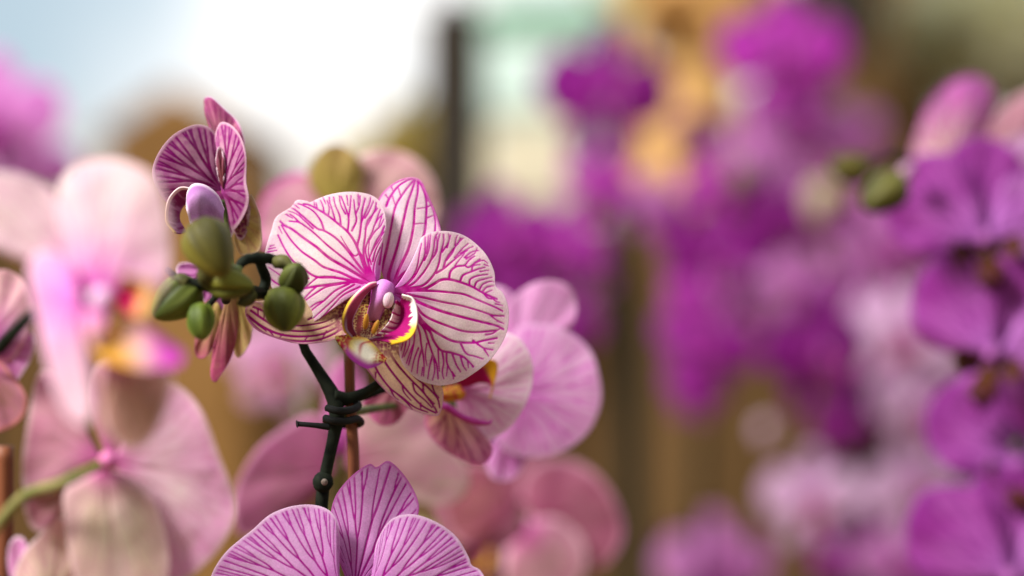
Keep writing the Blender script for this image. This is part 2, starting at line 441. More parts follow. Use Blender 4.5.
RT = cv('''2.0: 150,340 260,325 400,328 500,335 620,350 720,390 840,440 900,470
1.8: 150,340 330,372 470,405 600,430 740,470 830,500 910,505
1.2: 800,490 850,530 890,550
2.5: 160,345 230,370 330,420 460,470 600,510 740,545 850,573 905,600
2.1: 150,345 270,420 330,490 400,533 540,588 620,613 720,621 860,608
2.3: 140,345 230,410 290,480 330,540 400,603 480,653 560,688 690,698 760,683 860,663
1.6: 690,683 760,733 830,748
1.3: 770,748 800,793
1.5: 600,703 640,773 700,793 760,813
2.2: 220,420 280,500 320,560 380,613 410,683 460,748 540,768 620,798 670,843 690,868
1.5: 470,758 480,833 470,903 480,953
1.5: 500,763 505,843 540,913 550,953
1.2: 510,853 500,933
1.5: 540,773 570,853 600,903
1.4: 600,798 620,863 640,893
1.1: 560,933 540,900
1.2: 650,823 655,873
1.2: 440,740 445,830 450,900
1.9: 215,425 260,490 290,533 340,593 370,683 400,773 430,853 440,953
1.4: 400,783 380,863 365,953
1.3: 410,813 415,893 400,963
1.7: 250,470 280,543 310,623 320,703 335,793 340,873 335,933
1.4: 325,733 300,823 290,913
1.3: 300,733 270,813 250,903
1.5: 270,543 272,603 270,683 255,763 230,853
1.3: 262,713 235,783 215,843
1.3: 250,573 240,633 235,713 200,793
1.2: 215,683 200,753 185,803
1.1: 330,873 320,933
1.1: 200,640 190,700 178,750
1.1: 360,700 350,780 360,860
1.1: 780,640 830,630 890,590
1.9: 150,330 230,310 330,290 390,240 430,180 450,120 460,60 480,-20 480,-75
1.5: 430,200 480,170 540,120 600,70 650,40
1.5: 480,160 500,100 540,40 580,-10 600,-50
1.3: 500,110 540,60 560,20
2.3: 150,332 330,315 400,285 460,250 520,245 600,265 680,295 740,330 800,360 860,385
1.7: 520,240 530,190 570,155 630,145 660,110 700,80
1.3: 630,145 660,160 710,120 740,100
1.6: 600,255 620,215 680,190 730,170 775,160
1.3: 680,190 690,150 740,140
1.4: 665,285 670,245 720,220 795,210
1.4: 700,300 720,260 780,240 825,230
1.3: 735,320 760,280 810,260 838,262
1.3: 760,330 790,300 840,290
1.1: 770,345 825,322
1.4: 770,350 800,380 860,385
1.2: 820,370 850,400 880,410
1.6: 150,325 260,280 320,220 350,180 390,110 410,30 420,-50 440,-90
1.3: 390,110 430,50 440,-20 455,-80
1.5: 150,320 200,300 270,230 310,160 345,80 350,0 350,-60
1.3: 140,315 200,290 260,230 295,150 310,60 325,-10
1.2: 345,110 375,40 385,-40 390,-85
1.3: 470,50 510,-10 530,-70
1.3: 540,40 590,-20 620,-50
1.2: 560,90 620,20 655,-10
1.2: 600,60 650,30 690,10
1.2: 630,90 680,50 730,40
1.1: 700,130 760,110 795,130
1.1: 640,100 700,60 720,20
1.1: 560,0 570,-50 580,-70
1.1: 505,20 520,-40 515,-80
1.1: 420,60 435,0 430,-60
1.1: 360,60 370,-20 372,-70
1.1: 740,190 800,180
1.0: 770,140 800,150
1.0: 560,150 590,110 630,60
1.0: 850,420 900,430
1.0: 860,540 910,560
1.0: 800,700 840,700''', 376, 245)
DT = cv('''2.3: 80,800 30,770 40,680 70,560 100,400 130,260 180,170 240,90 265,60
2.4: 100,820 85,760 100,690 140,560 180,400 215,240 245,150 272,65
2.4: 115,830 130,780 160,700 225,560 260,400 270,260 290,150 290,65
2.4: 125,830 170,780 220,720 270,620 335,460 350,330 350,200 320,110 300,75
1.5: 400,520 415,430 415,350 400,280 360,190 320,90
1.9: 65,250 90,190 150,110 210,70 250,55
1.5: 5,210 50,140 120,90 200,55
1.2: 170,180 150,120
1.2: 60,170 80,200
1.1: 350,340 400,320
1.1: 355,260 395,240
1.1: 350,220 385,200
0.9: 290,270 345,262
0.9: 275,380 340,375
1.6: 120,810 180,740 230,700 275,620
1.4: 330,85 380,200 420,300 448,400
1.0: 110,180 130,250
1.0: 100,110 118,150''', 376, 170)
LST = cv('''1.9: 22,55 70,92 130,120 200,131 280,125 340,100 395,66 430,30
1.9: 25,72 60,105 110,132 180,146 250,147 310,132 360,105 410,70
1.7: 36,38 80,70 120,92 180,110 250,110 320,90 370,55 420,10
1.5: 45,25 80,40 110,62 150,80 200,92 250,88 300,78 350,48 400,-10
1.3: 240,70 300,40 350,0
1.0: 150,122 132,142
1.0: 240,128 222,152
1.0: 305,112 286,146
1.0: 360,82 336,124
1.2: 60,88 90,112
1.2: 100,108 120,134
1.1: 160,84 150,108
1.1: 120,70 118,92
1.1: 60,30 62,60
1.1: 85,45 80,72''', 240, 300, 3.556)
RST = cv('''1.7: 440,180 470,225 495,270 530,315 575,350 620,385 665,402
1.9: 470,150 505,210 535,255 575,305 610,345 650,382 695,405
1.9: 490,130 530,190 560,235 600,280 645,325 680,370 700,402
1.8: 510,110 555,180 590,235 625,280 665,312 700,352 709,385
1.5: 430,210 460,262 495,305 520,335
1.4: 560,340 590,368 610,392
1.4: 530,315 545,345 560,358
1.4: 612,300 622,330 655,358 680,385
1.3: 648,300 655,335 690,372
1.3: 680,300 690,330 706,350
1.3: 575,305 580,330 605,360
1.2: 640,370 640,395
1.2: 480,260 478,290''', 240, 300, 3.556)
ST_L = style(base=C(.92, .90, .74), base2=C(.91, .84, .76), inner=C(.70, .09, .64), inr=38)
petal(hero, 'petal', (376, 285.5), oc('875,690 885,600 905,480 918,380 920,290 900,200 860,135 800,100 700,82 600,85 500,105 420,135 375,155 350,145 280,140 235,190 130,260 95,360 60,480 50,560 70,680 120,800 200,930 290,1010 340,1030 420,1010 480,930 560,850 650,790 740,775 800,785', 256, 180, 7.111),
      ST_L, off=0, cup=4.5, ruf=.9, mid=.52, w=.3, k=.4, ns=460, nt=300, seed=3, traces=LT, origin=FX, tilt=(-.10, .05), groove=.5)
petal(hero, 'petal', (391, 292), oc('135,305 200,240 290,140 320,30 325,-50 400,-90 470,-100 560,-90 640,-60 720,0 790,80 840,190 850,290 900,340 935,420 945,500 935,600 900,690 850,770 790,840 700,910 600,970 480,1000 400,995 300,960 220,890 180,830 165,740 190,660 225,580 235,520 215,440 170,370', 376, 245, 7.111),
      ST_L, off=-1.5, cup=4.0, ruf=.9, mid=.5, w=.3, k=.4, ns=460, nt=300, seed=8, traces=RT, origin=FX, tilt=(.08, -.05), groove=.5)
petal(hero, 'sepal', (392, 288), oc('60,800 10,640 -20,450 -20,280 10,195 60,130 130,75 200,48 270,45 320,75 360,160 410,270 440,360 455,430 440,520 380,620 280,720 170,810', 376, 170, 7.111),
      style(base=C(.93, .90, .80), base2=C(.90, .78, .82), inr=34, rim=C(.74, .22, .56), rimw=2.0), off=5, cup=2.5, ruf=.4, mid=.55, w=.6, ns=300, nt=300, seed=12, traces=DT, origin=FX, tilt=(0, .10), groove=.3)
petal(hero, 'sepal', (381, 293), [(372, 283), (352, 286), (336, 296), (322, 314), (308, 324), (293, 327), (274, 317), (257, 303), (248, 304), (244, 311), (247, 321), (257, 331), (277, 339), (299, 344), (319, 343), (336, 339), (349, 333), (362, 322), (376, 308)],
      ST_HSEP, off=6, cup=-3.0, ruf=.5, mid=.46, w=.55, ns=260, nt=360, seed=21, traces=LST, origin=FX, tilt=(.05, 0))
petal(hero, 'sepal', (383, 295), [(374, 299), (358, 318), (352, 340), (364, 366), (369, 374), (381, 388), (397, 402), (414, 412), (434, 417), (440, 413), (443, 400), (441, 387), (428, 370), (412, 345), (402, 320), (392, 298)],
      ST_HSEP, off=6, cup=-1.5, ruf=.5, mid=.62, w=.5, ns=260, nt=360, seed=22, traces=RST, origin=FX, tilt=(0, 0))

def L8(*pts): return [(320 + x / 5.76, 270 + y / 5.76, z) for x, y, z in pts]
def c_rlobe(s, t, px, py):
    streak = vnoise(s * 100, t * 6, 3, 4.2)
    c = mixc(full(s, MAG), full(s, WHITE), sm(.35, .05, t) * sm(.25, .75, streak) * .9)
    c = mixc(c, full(s, C(.12, .005, .03)), sm(.62, 1, s) * sm(.75, .2, t) * .7)
    fr = sm(.70, .80, t + (vnoise(s * 100, t * 0 + 1, 7, 2.2) - .5) * .30)
    rim = mixc(full(s, WHITE), full(s, YEL), sm(.42, .62, s))
    return mixc(c, rim, fr)
def c_llobe(s, t, px, py):
    rim = mixc(full(s, C(.84, .66, .62)), full(s, YEL), sm(.25, .5, s))
    inn = mixc(full(s, C(.45, .06, .16)), full(s, MAROON), sm(.3, .8, s))
    st_ = sm(.45, .7, vnoise(s * 20, t * 100, 5, 16))
    inn = mixc(inn, full(s, LILAC), st_ * .55)
    return mixc(rim, inn, sm(.14, .26, t))
def c_mid(s, t, px, py):
    c = mixc(full(s, C(.84, .62, .12)), full(s, C(.92, .86, .70)), sm(.25, .5, s) * sm(.9, .4, np.abs(s - .5) * 2) * sm(.0, .35, t))
    c = mixc(c, full(s, C(.55, .02, .06)), sm(.62, .74, vnoise(s * 60, t * 8, 4, 3.2)) * sm(.25, .6, np.abs(s - .5) * 2) * .9)
    sp = np.maximum(dots(px, py, 4, 2.6, .45) * np.maximum(sm(.35, .12, s), sm(.68, .9, s)), 0)
    c = mixc(c, full(s, C(.50, .015, .03)), sp)
    c = mixc(c, full(s, C(.50, .02, .06)), np.exp(-((s - .46 - .06 * t) / .035) ** 2) * sm(1, .3, t) * .85)
    c = mixc(c, full(s, C(.52, .06, .48)), sm(.62, .90, t) * sm(.1, .3, s) * sm(1.0, .85, s))
    return c
def c_throat(s, t, px, py):
    c = mixc(full(s, C(.52, .34, .07)), full(s, C(.60, .40, .22)), t)
    bars = sm(.5, .75, vnoise(s * 100, t * 20, 9, 7.0))
    return mixc(c, full(s, C(.20, .010, .03)), np.maximum(bars, dots(px, py, 6, 2.4, .4)) * .92)
lip = loft('lip', hero, [L8((205, 215, -2), (260, 200, 0), (330, 215, 1), (400, 230, -1)),
                         L8((190, 290, -5), (240, 300, -3), (320, 310, -3), (390, 320, -4)),
                         L8((190, 360, -9), (240, 385, -8), (300, 398, -8), (370, 395, -8))], c_throat, FX, ns=120, nt=90)
loft('lip_lobe', hero, [L8((445, 172, -5), (428, 220, -5), (412, 280, -5), (375, 330, -6), (325, 375, -8), (270, 400, -9)),
                        L8((462, 185, -3), (468, 230, -2), (465, 290, -2), (440, 345, -4), (390, 380, -7), (330, 400, -9)),
                        L8((482, 146, -7), (535, 170, -8), (556, 245, -9), (548, 335, -10), (505, 390, -11), (420, 416, -11)),
                        L8((478, 142, -8), (540, 165, -9.5), (564, 245, -10.5), (556, 340, -11.5), (510, 398, -12), (420, 424, -12))], c_rlobe, FX, ns=200, nt=90)
loft('lip_lobe', hero, [L8((330, 66, -5), (285, 78, -6), (222, 128, -8), (170, 195, -10), (143, 275, -12), (150, 345, -12), (190, 388, -11)),
                        L8((332, 84, -5), (295, 98, -6.5), (240, 142, -8.5), (190, 205, -10.5), (166, 275, -12), (175, 335, -12), (205, 378, -11)),
                        L8((330, 95, -3), (300, 110, -3), (258, 155, -4), (225, 215, -5), (198, 280, -7), (200, 330, -9), (222, 372, -10))], c_llobe, FX, ns=160, nt=60)
loft('lip_lobe', hero, [L8((200, 372, -9.5), (225, 375, -9.5), (250, 385, -9.5), (290, 400, -9.5), (330, 440, -9), (385, 505, -8)),
                        L8((108, 378, -12), (170, 395, -12), (235, 420, -12.5), (290, 440, -12), (335, 475, -11), (392, 508, -9)),
                        L8((115, 400, -13.5), (165, 440, -14.5), (230, 480, -15), (285, 500, -14.5), (335, 505, -13.5), (388, 516, -10.5)),
                        L8((125, 415, -14), (170, 478, -15), (222, 528, -15), (285, 560, -14.5), (335, 548, -13.5), (382, 522, -11))], c_mid, FX, ns=150, nt=110)['label'] = 'yellow tongue of the lip with red spots and a purple edge'
def c_col(v): return v
def egg_at(name, par, px, py, ymm, ax, l, w, a, b, mat=None, tip=None, seams=0, seed=0, **kw):
    q = (FOC + ymm * .001) / FOC
    return egg(name, par, W(px, py, ymm * .001), ax, l * K0 * q, w * K0 * q, a, b, mat=mat or M_LIP, tip=tip, seams=seams, seed=seed, **kw)
def c_colm(s, t, px, py):
    c = mixc(full(s, C(.70, .22, .68)), full(s, C(.56, .20, .36)), sm(.35, .7, t))  # mauve lower half paints the shadow on the column's underside
    c = mixc(c, full(s, C(.74, .36, .70)), sm(.3, .05, np.abs(s - .35)) * sm(.6, .3, t) * .5)
    return mixc(c, full(s, C(.42, .01, .30)), np.maximum(sm(.88, 1, s), sm(.12, 0, s)) * .8)
loft('column', hero, [[(cx - hw, cy + hw * .10, -2.5), (cx - hw * .6, cy - hw * .08, -2.5 - h * .75), (cx, cy - hw * .18, -2.5 - h), (cx + hw * .6, cy - hw * .08, -2.5 - h * .75), (cx + hw, cy + hw * .10, -2.5)]
                      for cx, cy, hw, h in ((384, 280.5, 4, .5), (384.5, 284, 9.5, 2), (383.5, 291, 11.2, 3.2), (381, 300, 9.5, 3.5), (376.5, 309, 7.5, 3), (374, 317, 6.5, 2), (373.5, 321, 5, .5))], c_colm, FX, ns=70, nt=80)
egg_at('anther_cap', hero, 387.3, 299.5, -4.2, (.12, -.2, -1), 9.0, 6.8, C(.80, .50, .62), C(.90, .82, .76), point=.2)
egg_at('callus', hero, 366, 321.5, -10.5, (.15, -.3, 1), 8.5, 2.8, C(.62, .36, .03), C(.52, .20, .03), lines=7)
egg_at('callus', hero, 375.5, 327, -10.5, (.45, -.3, 1), 8.0, 2.8, C(.60, .36, .03), C(.50, .18, .03), lines=7, seed=2)

# --- upper left flower, seen from its side
F2 = (205, 225)
f2 = flower_at(P1, *F2, .012, label='half-turned flower above the bud cluster with dark magenta veins')
Z = lambda t: oc(t, 140, 80, 2.88)
petal(f2, 'sepal', (225, 166), Z('225,200 195,140 182,105 172,70 170,42 178,34 195,38 230,70 262,100 282,135 290,180 270,230'), style(base=C(.60, .34, .26), base2=C(.52, .18, .26), vein=C(.20, .002, .07), vein2=C(.26, .003, .12), vw=1.9, sp0=6.5, sp1=6, n0=4, vs=1.1, inner=C(.4, .1, .12), inr=12, wash=C(.42, .03, .24), washamt=.6, rim=C(.62, .12, .4)), off=8, cup=1, mid=.42, ns=160, nt=200, seed=31, origin=F2, tilt=(.2, .3))
petal(f2, 'petal', (222, 190), Z('236,300 231,250 227,190 212,150 186,131 150,132 100,163 62,214 46,262 55,310 80,352 110,356 150,345 200,325'), ST_SIDE, off=0, cup=6, mid=.5, w=.35, ns=280, nt=220, seed=32, origin=F2, tilt=(.5, 0), ruf=.7, depth=.01)
petal(f2, 'petal', (223, 193), Z('232,300 226,240 216,190 217,150 228,122 246,117 276,135 300,170 313,220 312,290 320,345 302,395 268,434 262,390 256,340'), ST_SIDE, off=-2, cup=5, mid=.42, w=.4, ns=260, nt=220, seed=33, origin=F2, tilt=(-.6, 0), ruf=.5)
petal(f2, 'petal_fold', (224, 188), Z('232,290 222,240 225,200 234,190 244,215 248,260 243,300'), style(base=C(.40, .18, .06), base2=C(.34, .10, .06), inner=C(.2, .03, .06), vs=.8, vein=C(.14, .01, .03), vein2=C(.14, .01, .03), n0=3, sp0=4, sp1=4), off=-3, cup=1, ns=50, nt=80, seed=34, origin=F2)['label'] = 'brown striped fold between the two upper petals'
petal(f2, 'sepal', (220, 192), Z('200,280 165,300 140,340 135,400 150,450 200,470 250,450 268,400 262,340 240,290'), style(base=C(.44, .14, .30), base2=C(.34, .06, .24), inner=C(.25, .02, .14), wash=C(.36, .03, .24), vein=C(.16, .003, .08), vein2=C(.18, .003, .1), vw=2.0, sp0=6, sp1=5), off=11, cup=2, ns=110, nt=120, seed=30, origin=F2)
petal(f2, 'sepal', (228, 210), Z('262,420 290,385 312,338 322,330 345,385 352,440 350,480 330,505 290,505 268,470'), ST_YGRN, off=4, cup=2, mid=.6, ns=110, nt=120, seed=35, origin=F2, tilt=(-.3, 0))
petal(f2, 'sepal', (226, 205), Z('262,400 268,430 285,460 300,455 312,420 318,370 312,335 300,360 285,390'), style(base=C(.5, .3, .1), base2=C(.46, .22, .12), inner=C(.4, .2, .08), spots=1, n0=5, sp0=5, sp1=5, vein=C(.2, .01, .04), vein2=C(.24, .02, .1), rim=C(.8, .6, .62)), off=1, cup=2, ns=90, nt=90, seed=36, origin=F2)
Y = lambda t: oc(t, 140, 230, 3.39)
petal(f2, 'sepal', (230, 280), Y('318,180 345,240 368,300 372,340 362,395 330,440 312,430 305,380 302,300 300,220'), ST_YGRN, off=8, cup=3, mid=.5, ns=110, nt=150, seed=37, origin=F2, tilt=(-.2, -.1))
petal(f2, 'sepal', (228, 282), Y('318,200 322,260 322,330 312,400 290,460 262,505 245,527 230,512 232,450 252,360 278,280 290,220'), ST_YPINK, off=6, cup=3, mid=.52, ns=120, nt=170, seed=38, origin=F2, tilt=(.1, -.1))
petal(f2, 'petal', (216, 262), Y('240,130 200,120 140,110 100,120 95,160 110,200 160,215 200,260 240,320 262,330 280,250 275,180'), style(base=C(.6, .4, .5), base2=C(.5, .2, .42), vein=C(.2, .006, .13), vein2=C(.24, .01, .2), sp0=6, sp1=5, vw=2.2), off=16, cup=1, ns=120, nt=110, seed=39, origin=F2)
petal(f2, 'sepal', (214, 306), Y('235,240 205,250 185,300 170,370 165,425 180,447 205,440 235,400 262,350 270,290'), ST_YPINK, off=14, cup=2, ns=80, nt=80, seed=40, origin=F2)
def c_ring(s, t, px, py):
    c = mixc(full(s, C(.30, .02, .16)), full(s, C(.60, .26, .5)), sm(.5, .8, vnoise(s * 100, t * 10, 2, 4)) * .6)
    return mixc(c, mixc(full(s, C(.8, .6, .6)), full(s, C(.62, .4, .08)), sm(.4, .8, s)), sm(.80, .9, t))
def Z3(*p): return [(140 + x / 2.88, 80 + y / 2.88, z) for x, y, z in p]
loft('lip_lobe', f2, [Z3((170, 345, -4), (140, 352, -3), (120, 375, -3), (118, 405, -4), (140, 440, -5)),
                      Z3((165, 325, -8), (128, 332, -7), (104, 365, -7), (100, 410, -8), (125, 445, -8)),
                      Z3((160, 314, -12), (125, 314, -12), (94, 350, -12), (88, 408, -12), (112, 442, -12))], c_ring, F2, ns=120, nt=50)
def c_lil(s, t, px, py):
    c = mixc(full(s, C(.50, .26, .50)), full(s, C(.34, .10, .36)), vnoise(px, py, 3, 8) * .8)
    return mixc(c, full(s, C(.80, .62, .76)), np.maximum(sm(.12, .03, s), sm(.14, .02, t)))
loft('lip', f2, [Z3((152, 360, -16), (156, 325, -16), (172, 304, -15), (205, 308, -14), (238, 335, -13), (255, 375, -12)),
                 Z3((158, 380, -20), (170, 350, -21), (192, 340, -21), (215, 348, -19), (236, 368, -17), (254, 395, -14)),
                 Z3((165, 420, -18), (180, 410, -19), (200, 405, -19), (220, 405, -17), (240, 410, -15), (256, 415, -13))], c_lil, F2, ns=90, nt=60)

# --- second flower, right of and behind the sharp one
F3 = (455, 395)
f3 = flower_at(P1, *F3, .042, label='soft striped flower just behind the sharp one, facing right')
d3 = .042
petal(f3, 'petal', (458, 392), [(462, 375), (478, 350), (499, 333), (518, 338), (530, 355), (533, 378), (526, 403), (510, 427), (488, 440), (470, 435), (459, 416), (456, 402)], style(base=C(.84, .74, .74), base2=C(.88, .74, .80), inner=C(.76, .3, .6), vein=C(.62, .06, .44), vein2=C(.66, .14, .5), vs=.6, sp0=7, sp1=6, vw=1.6, wash=C(.76, .4, .64)), off=1, cup=5, w=.35, ns=150, nt=120, seed=41, origin=F3, depth=d3, tilt=(-.12, 0))
petal(f3, 'sepal', (446, 402), [(436, 396), (426, 412), (425, 425), (433, 440), (450, 454), (470, 463), (482, 464), (490, 458), (492, 446), (480, 432), (465, 418), (455, 408)], style(base=C(.82, .54, .50), base2=C(.80, .42, .54), inner=C(.66, .36, .2), vein=C(.35, .03, .14), vein2=C(.4, .03, .2), vs=.8, n0=5, sp0=8, sp1=8, vw=2.4, wash=C(.62, .1, .34), washamt=.7, rim=C(.7, .2, .42)), off=-1, cup=2, mid=.6, ns=120, nt=140, seed=42, origin=F3, depth=d3)
petal(f3, 'sepal', (402, 372), [(392, 372), (376, 380), (364, 394), (360, 406), (366, 417), (378, 427), (394, 424), (406, 408), (414, 392), (412, 378)], style(base=C(.70, .44, .40), base2=C(.64, .3, .34), inner=C(.5, .1, .2), vein=C(.3, .01, .1), vein2=C(.34, .02, .16), vs=.85, n0=5, sp0=7, sp1=7, vw=2.0, wash=C(.6, .08, .3), washamt=.65, rim=C(.66, .12, .36)), off=4, cup=2, ns=120, nt=120, seed=43, origin=F3, depth=.016)
def c_l3(s, t, px, py): return mixc(full(s, C(.44, .006, .13)), full(s, C(.72, .38, .02)), sm(.66, .78, t))
def T3(*p): return [(x, y, z) for x, y, z in p]
loft('lip_lobe', f3, [T3((452, 392, 0), (462, 388, 0), (470, 386, 0)), T3((458, 380, -4), (472, 379, -4), (482, 382, -3)), T3((466, 366, -7), (489, 366, -7), (493, 386, -6)), T3((470, 360, -8), (497, 362, -8), (490, 398, -6))], c_l3, F3, ns=60, nt=60, depth=d3)
loft('lip', f3, [T3((442, 388, -5), (450, 385, -5), (460, 385, -5)), T3((442, 394, -7), (452, 393, -8), (466, 393, -6)), T3((444, 400, -5), (453, 400, -6), (462, 399, -5))], lambda s, t, x, y: mixc(full(s, C(.76, .40, .04)), full(s, C(.6, .1, .05)), dots(x, y, 3, 4, .4)), F3, ns=40, nt=40, depth=d3)
tube('tongue', [W(438, 404, .030), W(448, 408, .027), W(462, 417, .027), (W(477, 422, .029)), W(489, 423, .030), W(492, 419, .031)], [.0011, .0013, .0011, .0012, .0006, .0003], noise_mat('purple_tongue', (.40, .01, .20), (.5, .03, .34), 200, .4, .4, .2, .0002), f3)

# --- third flower, pale and softer, behind the second
F4 = (520, 390)
f4 = flower_at(P1, *F4, .085, label='pale pink out-of-focus flower at the right end of the striped spray')
petal(f4, 'petal', (508, 392), [(505, 370), (508, 345), (520, 327), (545, 325), (570, 333), (590, 350), (599, 375), (601, 402), (590, 430), (570, 448), (545, 457), (520, 457), (500, 446), (498, 415)], ST_LILAC, off=-2, cup=4, ns=120, nt=90, seed=44, origin=F4, depth=.085, tilt=(.1, 0), ruf=.4)
petal(f4, 'sepal', (510, 370), [(500, 345), (502, 315), (515, 296), (535, 283), (556, 281), (572, 290), (577, 312), (566, 335), (545, 352), (525, 365)], style(base=C(.74, .44, .66), base2=C(.7, .34, .6), wash=C(.7, .3, .6), vs=.3, rim=C(.8, .46, .7)), off=2, cup=3, ns=90, nt=80, seed=45, origin=F4, depth=.085)
petal(f4, 'petal', (505, 380), [(500, 368), (470, 352), (462, 320), (474, 296), (495, 286), (515, 297), (524, 325), (520, 352)], ST_LILAC, off=3, cup=3, ns=90, nt=80, seed=46, origin=F4, depth=.085)
petal(f4, 'sepal', (510, 420), [(498, 430), (488, 450), (487, 470), (497, 482), (513, 480), (524, 466), (528, 445), (520, 428)], ST_LILAC, off=3, cup=3, ns=80, nt=70, seed=47, origin=F4, depth=.085)

# --- lower flower, cut by the bottom of the picture
F5 = (352, 600)
f5 = flower_at(P1, *F5, -.008, label='violet striped flower at the bottom edge below the stem')
X7 = lambda t: oc(t, 200, 400, 3.2)
petal(f5, 'sepal', (352, 598), X7('470,600 440,520 415,430 412,370 430,310 480,250 535,212 560,222 600,203 650,250 690,318 696,370 670,450 620,530 530,620'), style(base=C(.74, .50, .72), base2=C(.72, .42, .68), wash=C(.56, .12, .46), washamt=.5, vein=C(.36, .003, .24), vein2=C(.42, .005, .30), vw=2.4, n0=9, sp0=8, sp1=7.5, rim=C(.58, .12, .46), inner=C(.6, .12, .56), inr=60), off=5, cup=2.5, ns=260, nt=300, seed=51, origin=F5, depth=-.008, tilt=(0, .1))
petal(f5, 'petal', (345, 604), X7('470,610 440,560 444,480 440,410 425,368 390,345 340,337 280,345 220,370 165,418 130,445 80,490 40,550 20,620 30,700 80,780 180,820 300,800 400,720'), ST_BOT, off=0, cup=4, mid=.50, w=.3, ns=380, nt=260, seed=52, origin=F5, depth=-.008)
petal(f5, 'petal', (362, 604), X7('530,630 556,560 562,475 590,408 630,374 690,368 760,393 820,438 858,500 870,530 900,550 925,610 920,700 860,780 760,820 640,790 560,720'), ST_BOT, off=-1, cup=4, mid=.5, w=.3, ns=380, nt=260, seed=53, origin=F5, depth=-.008)
petal(f5, 'sepal', (350, 610), [(340, 612), (310, 650), (300, 690), (320, 700), (345, 660), (352, 625)], ST_HSEP, off=6, ns=60, nt=60, seed=54, origin=F5)
petal(f5, 'sepal', (358, 610), [(362, 620), (375, 660), (400, 695), (418, 685), (405, 645), (370, 612)], ST_HSEP, off=6, ns=60, nt=60, seed=55, origin=F5)
loft('lip', f5, [T3((340, 608, -4), (354, 606, -4), (368, 608, -4)), T3((342, 625, -10), (354, 622, -9), (366, 625, -10)), T3((346, 650, -9), (354, 648, -10), (362, 650, -9))], c_mid, F5, ns=40, nt=40)
egg_at('column', f5, 354, 602, -14, (0, -1, -.3), 11, 8, C(.6, .1, .56), C(.66, .2, .62))

# --- stem, nodes, buds
tube('stem', [W(298, 316, .012), W(303, 345, .012), W(316, 367, .012), W(331, 392, .011), W(337, 412, .010), W(333, 440, .010), W(326, 470, .010), W(322, 500, .010), W(320, 560, .012), W(322, 700, .015), W(325, 1200, .015), Vector((wloc(P1).x, .015, .0))],
     [.0012, .0015, .0018, .0024, .0026, .0021, .0020, .0022, .0022, .0026, .0032, .004], M_STEM, P1, n=16, bumps=.06, seed=3)
tube('node', [W(325, 476, .008), W(323, 482, .007), W(322, 488, .008)], [.0027, .0035, .0027], M_STEM, P1, n=16, bumps=.05)
egg('node_scale', P1, W(324.5, 482, .0035), (.2, -1, .2), 3 * K0, 3.4 * K0, C(.14, .10, .08), C(.24, .19, .16), seams=0)
tube('pedicel', [W(333, 396, .010), W(350, 398, .012), W(372, 388, .014), W(392, 370, .014), W(400, 340, .012), W(388, 300, .006)], [.0024, .002, .0016, .0013, .0012, .0012], M_STEM, P1, n=12)
tube('pedicel', [W(336, 404, .012), W(362, 397, .022), W(400, 385, .032), W(440, 388, .046), W(456, 392, .046)], [.0016, .0014, .0013, .0012, .0012], M_STEM, P1)
tube('pedicel', [W(336, 415, .014), W(400, 405, .05), W(470, 400, .088), W(510, 392, .09)], [.0016, .0013, .0013, .0012], M_GSTEM, P1)
tube('pedicel', [W(325, 520, .012), W(335, 570, .012), W(352, 600, 0)], [.0018, .0014, .0012], M_GSTEM, P1)
GA, GB = C(.022, .027, .006), C(.085, .09, .014)
def bud(px, py, ymm, ax, l, w, a=GA, b=GB, **kw):
    return egg_at('bud', P1, px, py, ymm, ax, l, w, a, b, mat=M_BUD, seams=3, **kw)
bud(210, 247, -44, (.35, -.3, -.62), 31, 25, C(.05, .045, .008), C(.17, .145, .022), seed=1)['label'] = 'largest bud, olive green and softly blurred'
bud(229, 284, -32, (1, -.3, -.10), 23, 16, C(.06, .07, .01), C(.20, .20, .025), seed=4)
bud(178, 299, -24, (-.75, -.3, -.6), 26, 21, C(.04, .058, .009), C(.16, .19, .03), lines=9, seed=2)['label'] = 'bright green bud with fine darker lines'
bud(201, 320, -30, (.1, -.4, -1), 18, 14.5, C(.06, .09, .01), C(.17, .22, .03), seed=5, point=.05)
bud(294, 278, -22, (.2, -.5, .5), 17, 14.5, C(.030, .036, .008), C(.085, .10, .016), seed=3)
bud(284, 308, -23, (.1, -.5, -1), 22, 20.5, C(.036, .045, .010), C(.18, .20, .025), seed=6, point=.1)
tube('stem', [W(298, 316, .012), W(292, 312, .002), W(276, 298, -.006), W(262, 293, -.012), W(246, 292, -.022), W(222, 290, -.026), W(200, 284, -.026), W(182, 282, -.026), W(168, 270, -.02)],
     [.0015, .0018, .0018, .0020, .0022, .0020, .0018, .0014, .0010], M_STEM, P1, bumps=.14, seed=9)
tube('stem', [W(236, 270, -.026), W(246, 260, -.022), W(262, 258, -.018), W(278, 261, -.014), W(288, 268, -.014)], [.0013, .0017, .0018, .0016, .0014], M_STEM, P1, bumps=.08, seed=12)
tube('pedicel', [W(262, 293, -.012), W(266, 280, -.012), W(262, 268, -.015), W(258, 259, -.018)], [.0017, .0017, .0016, .0014], M_STEM, P1)
tube('pedicel', [W(206, 285, -.026), W(196, 292, -.024), W(188, 296, -.024)], [.0013, .0013, .0016], M_GSTEM, P1)
tube('pedicel', [W(222, 290, -.026), W(213, 300, -.026), W(203, 312, -.028)], [.0013, .0012, .0015], M_STEM, P1)
tube('pedicel', [W(240, 270, -.026), W(226, 266, -.032), W(214, 258, -.036)], [.0012, .0013, .0018], M_GSTEM, P1)
tube('pedicel', [W(262, 292, -.01), W(272, 300, -.012), W(280, 306, -.016)], [.0013, .0013, .0016], M_STEM, P1)
tube('pedicel', [W(240, 290, -.018), W(232, 270, .005), W(226, 235, .014), W(224, 200, .016)], [.0012, .0012, .0012, .0012], M_GSTEM, P1)
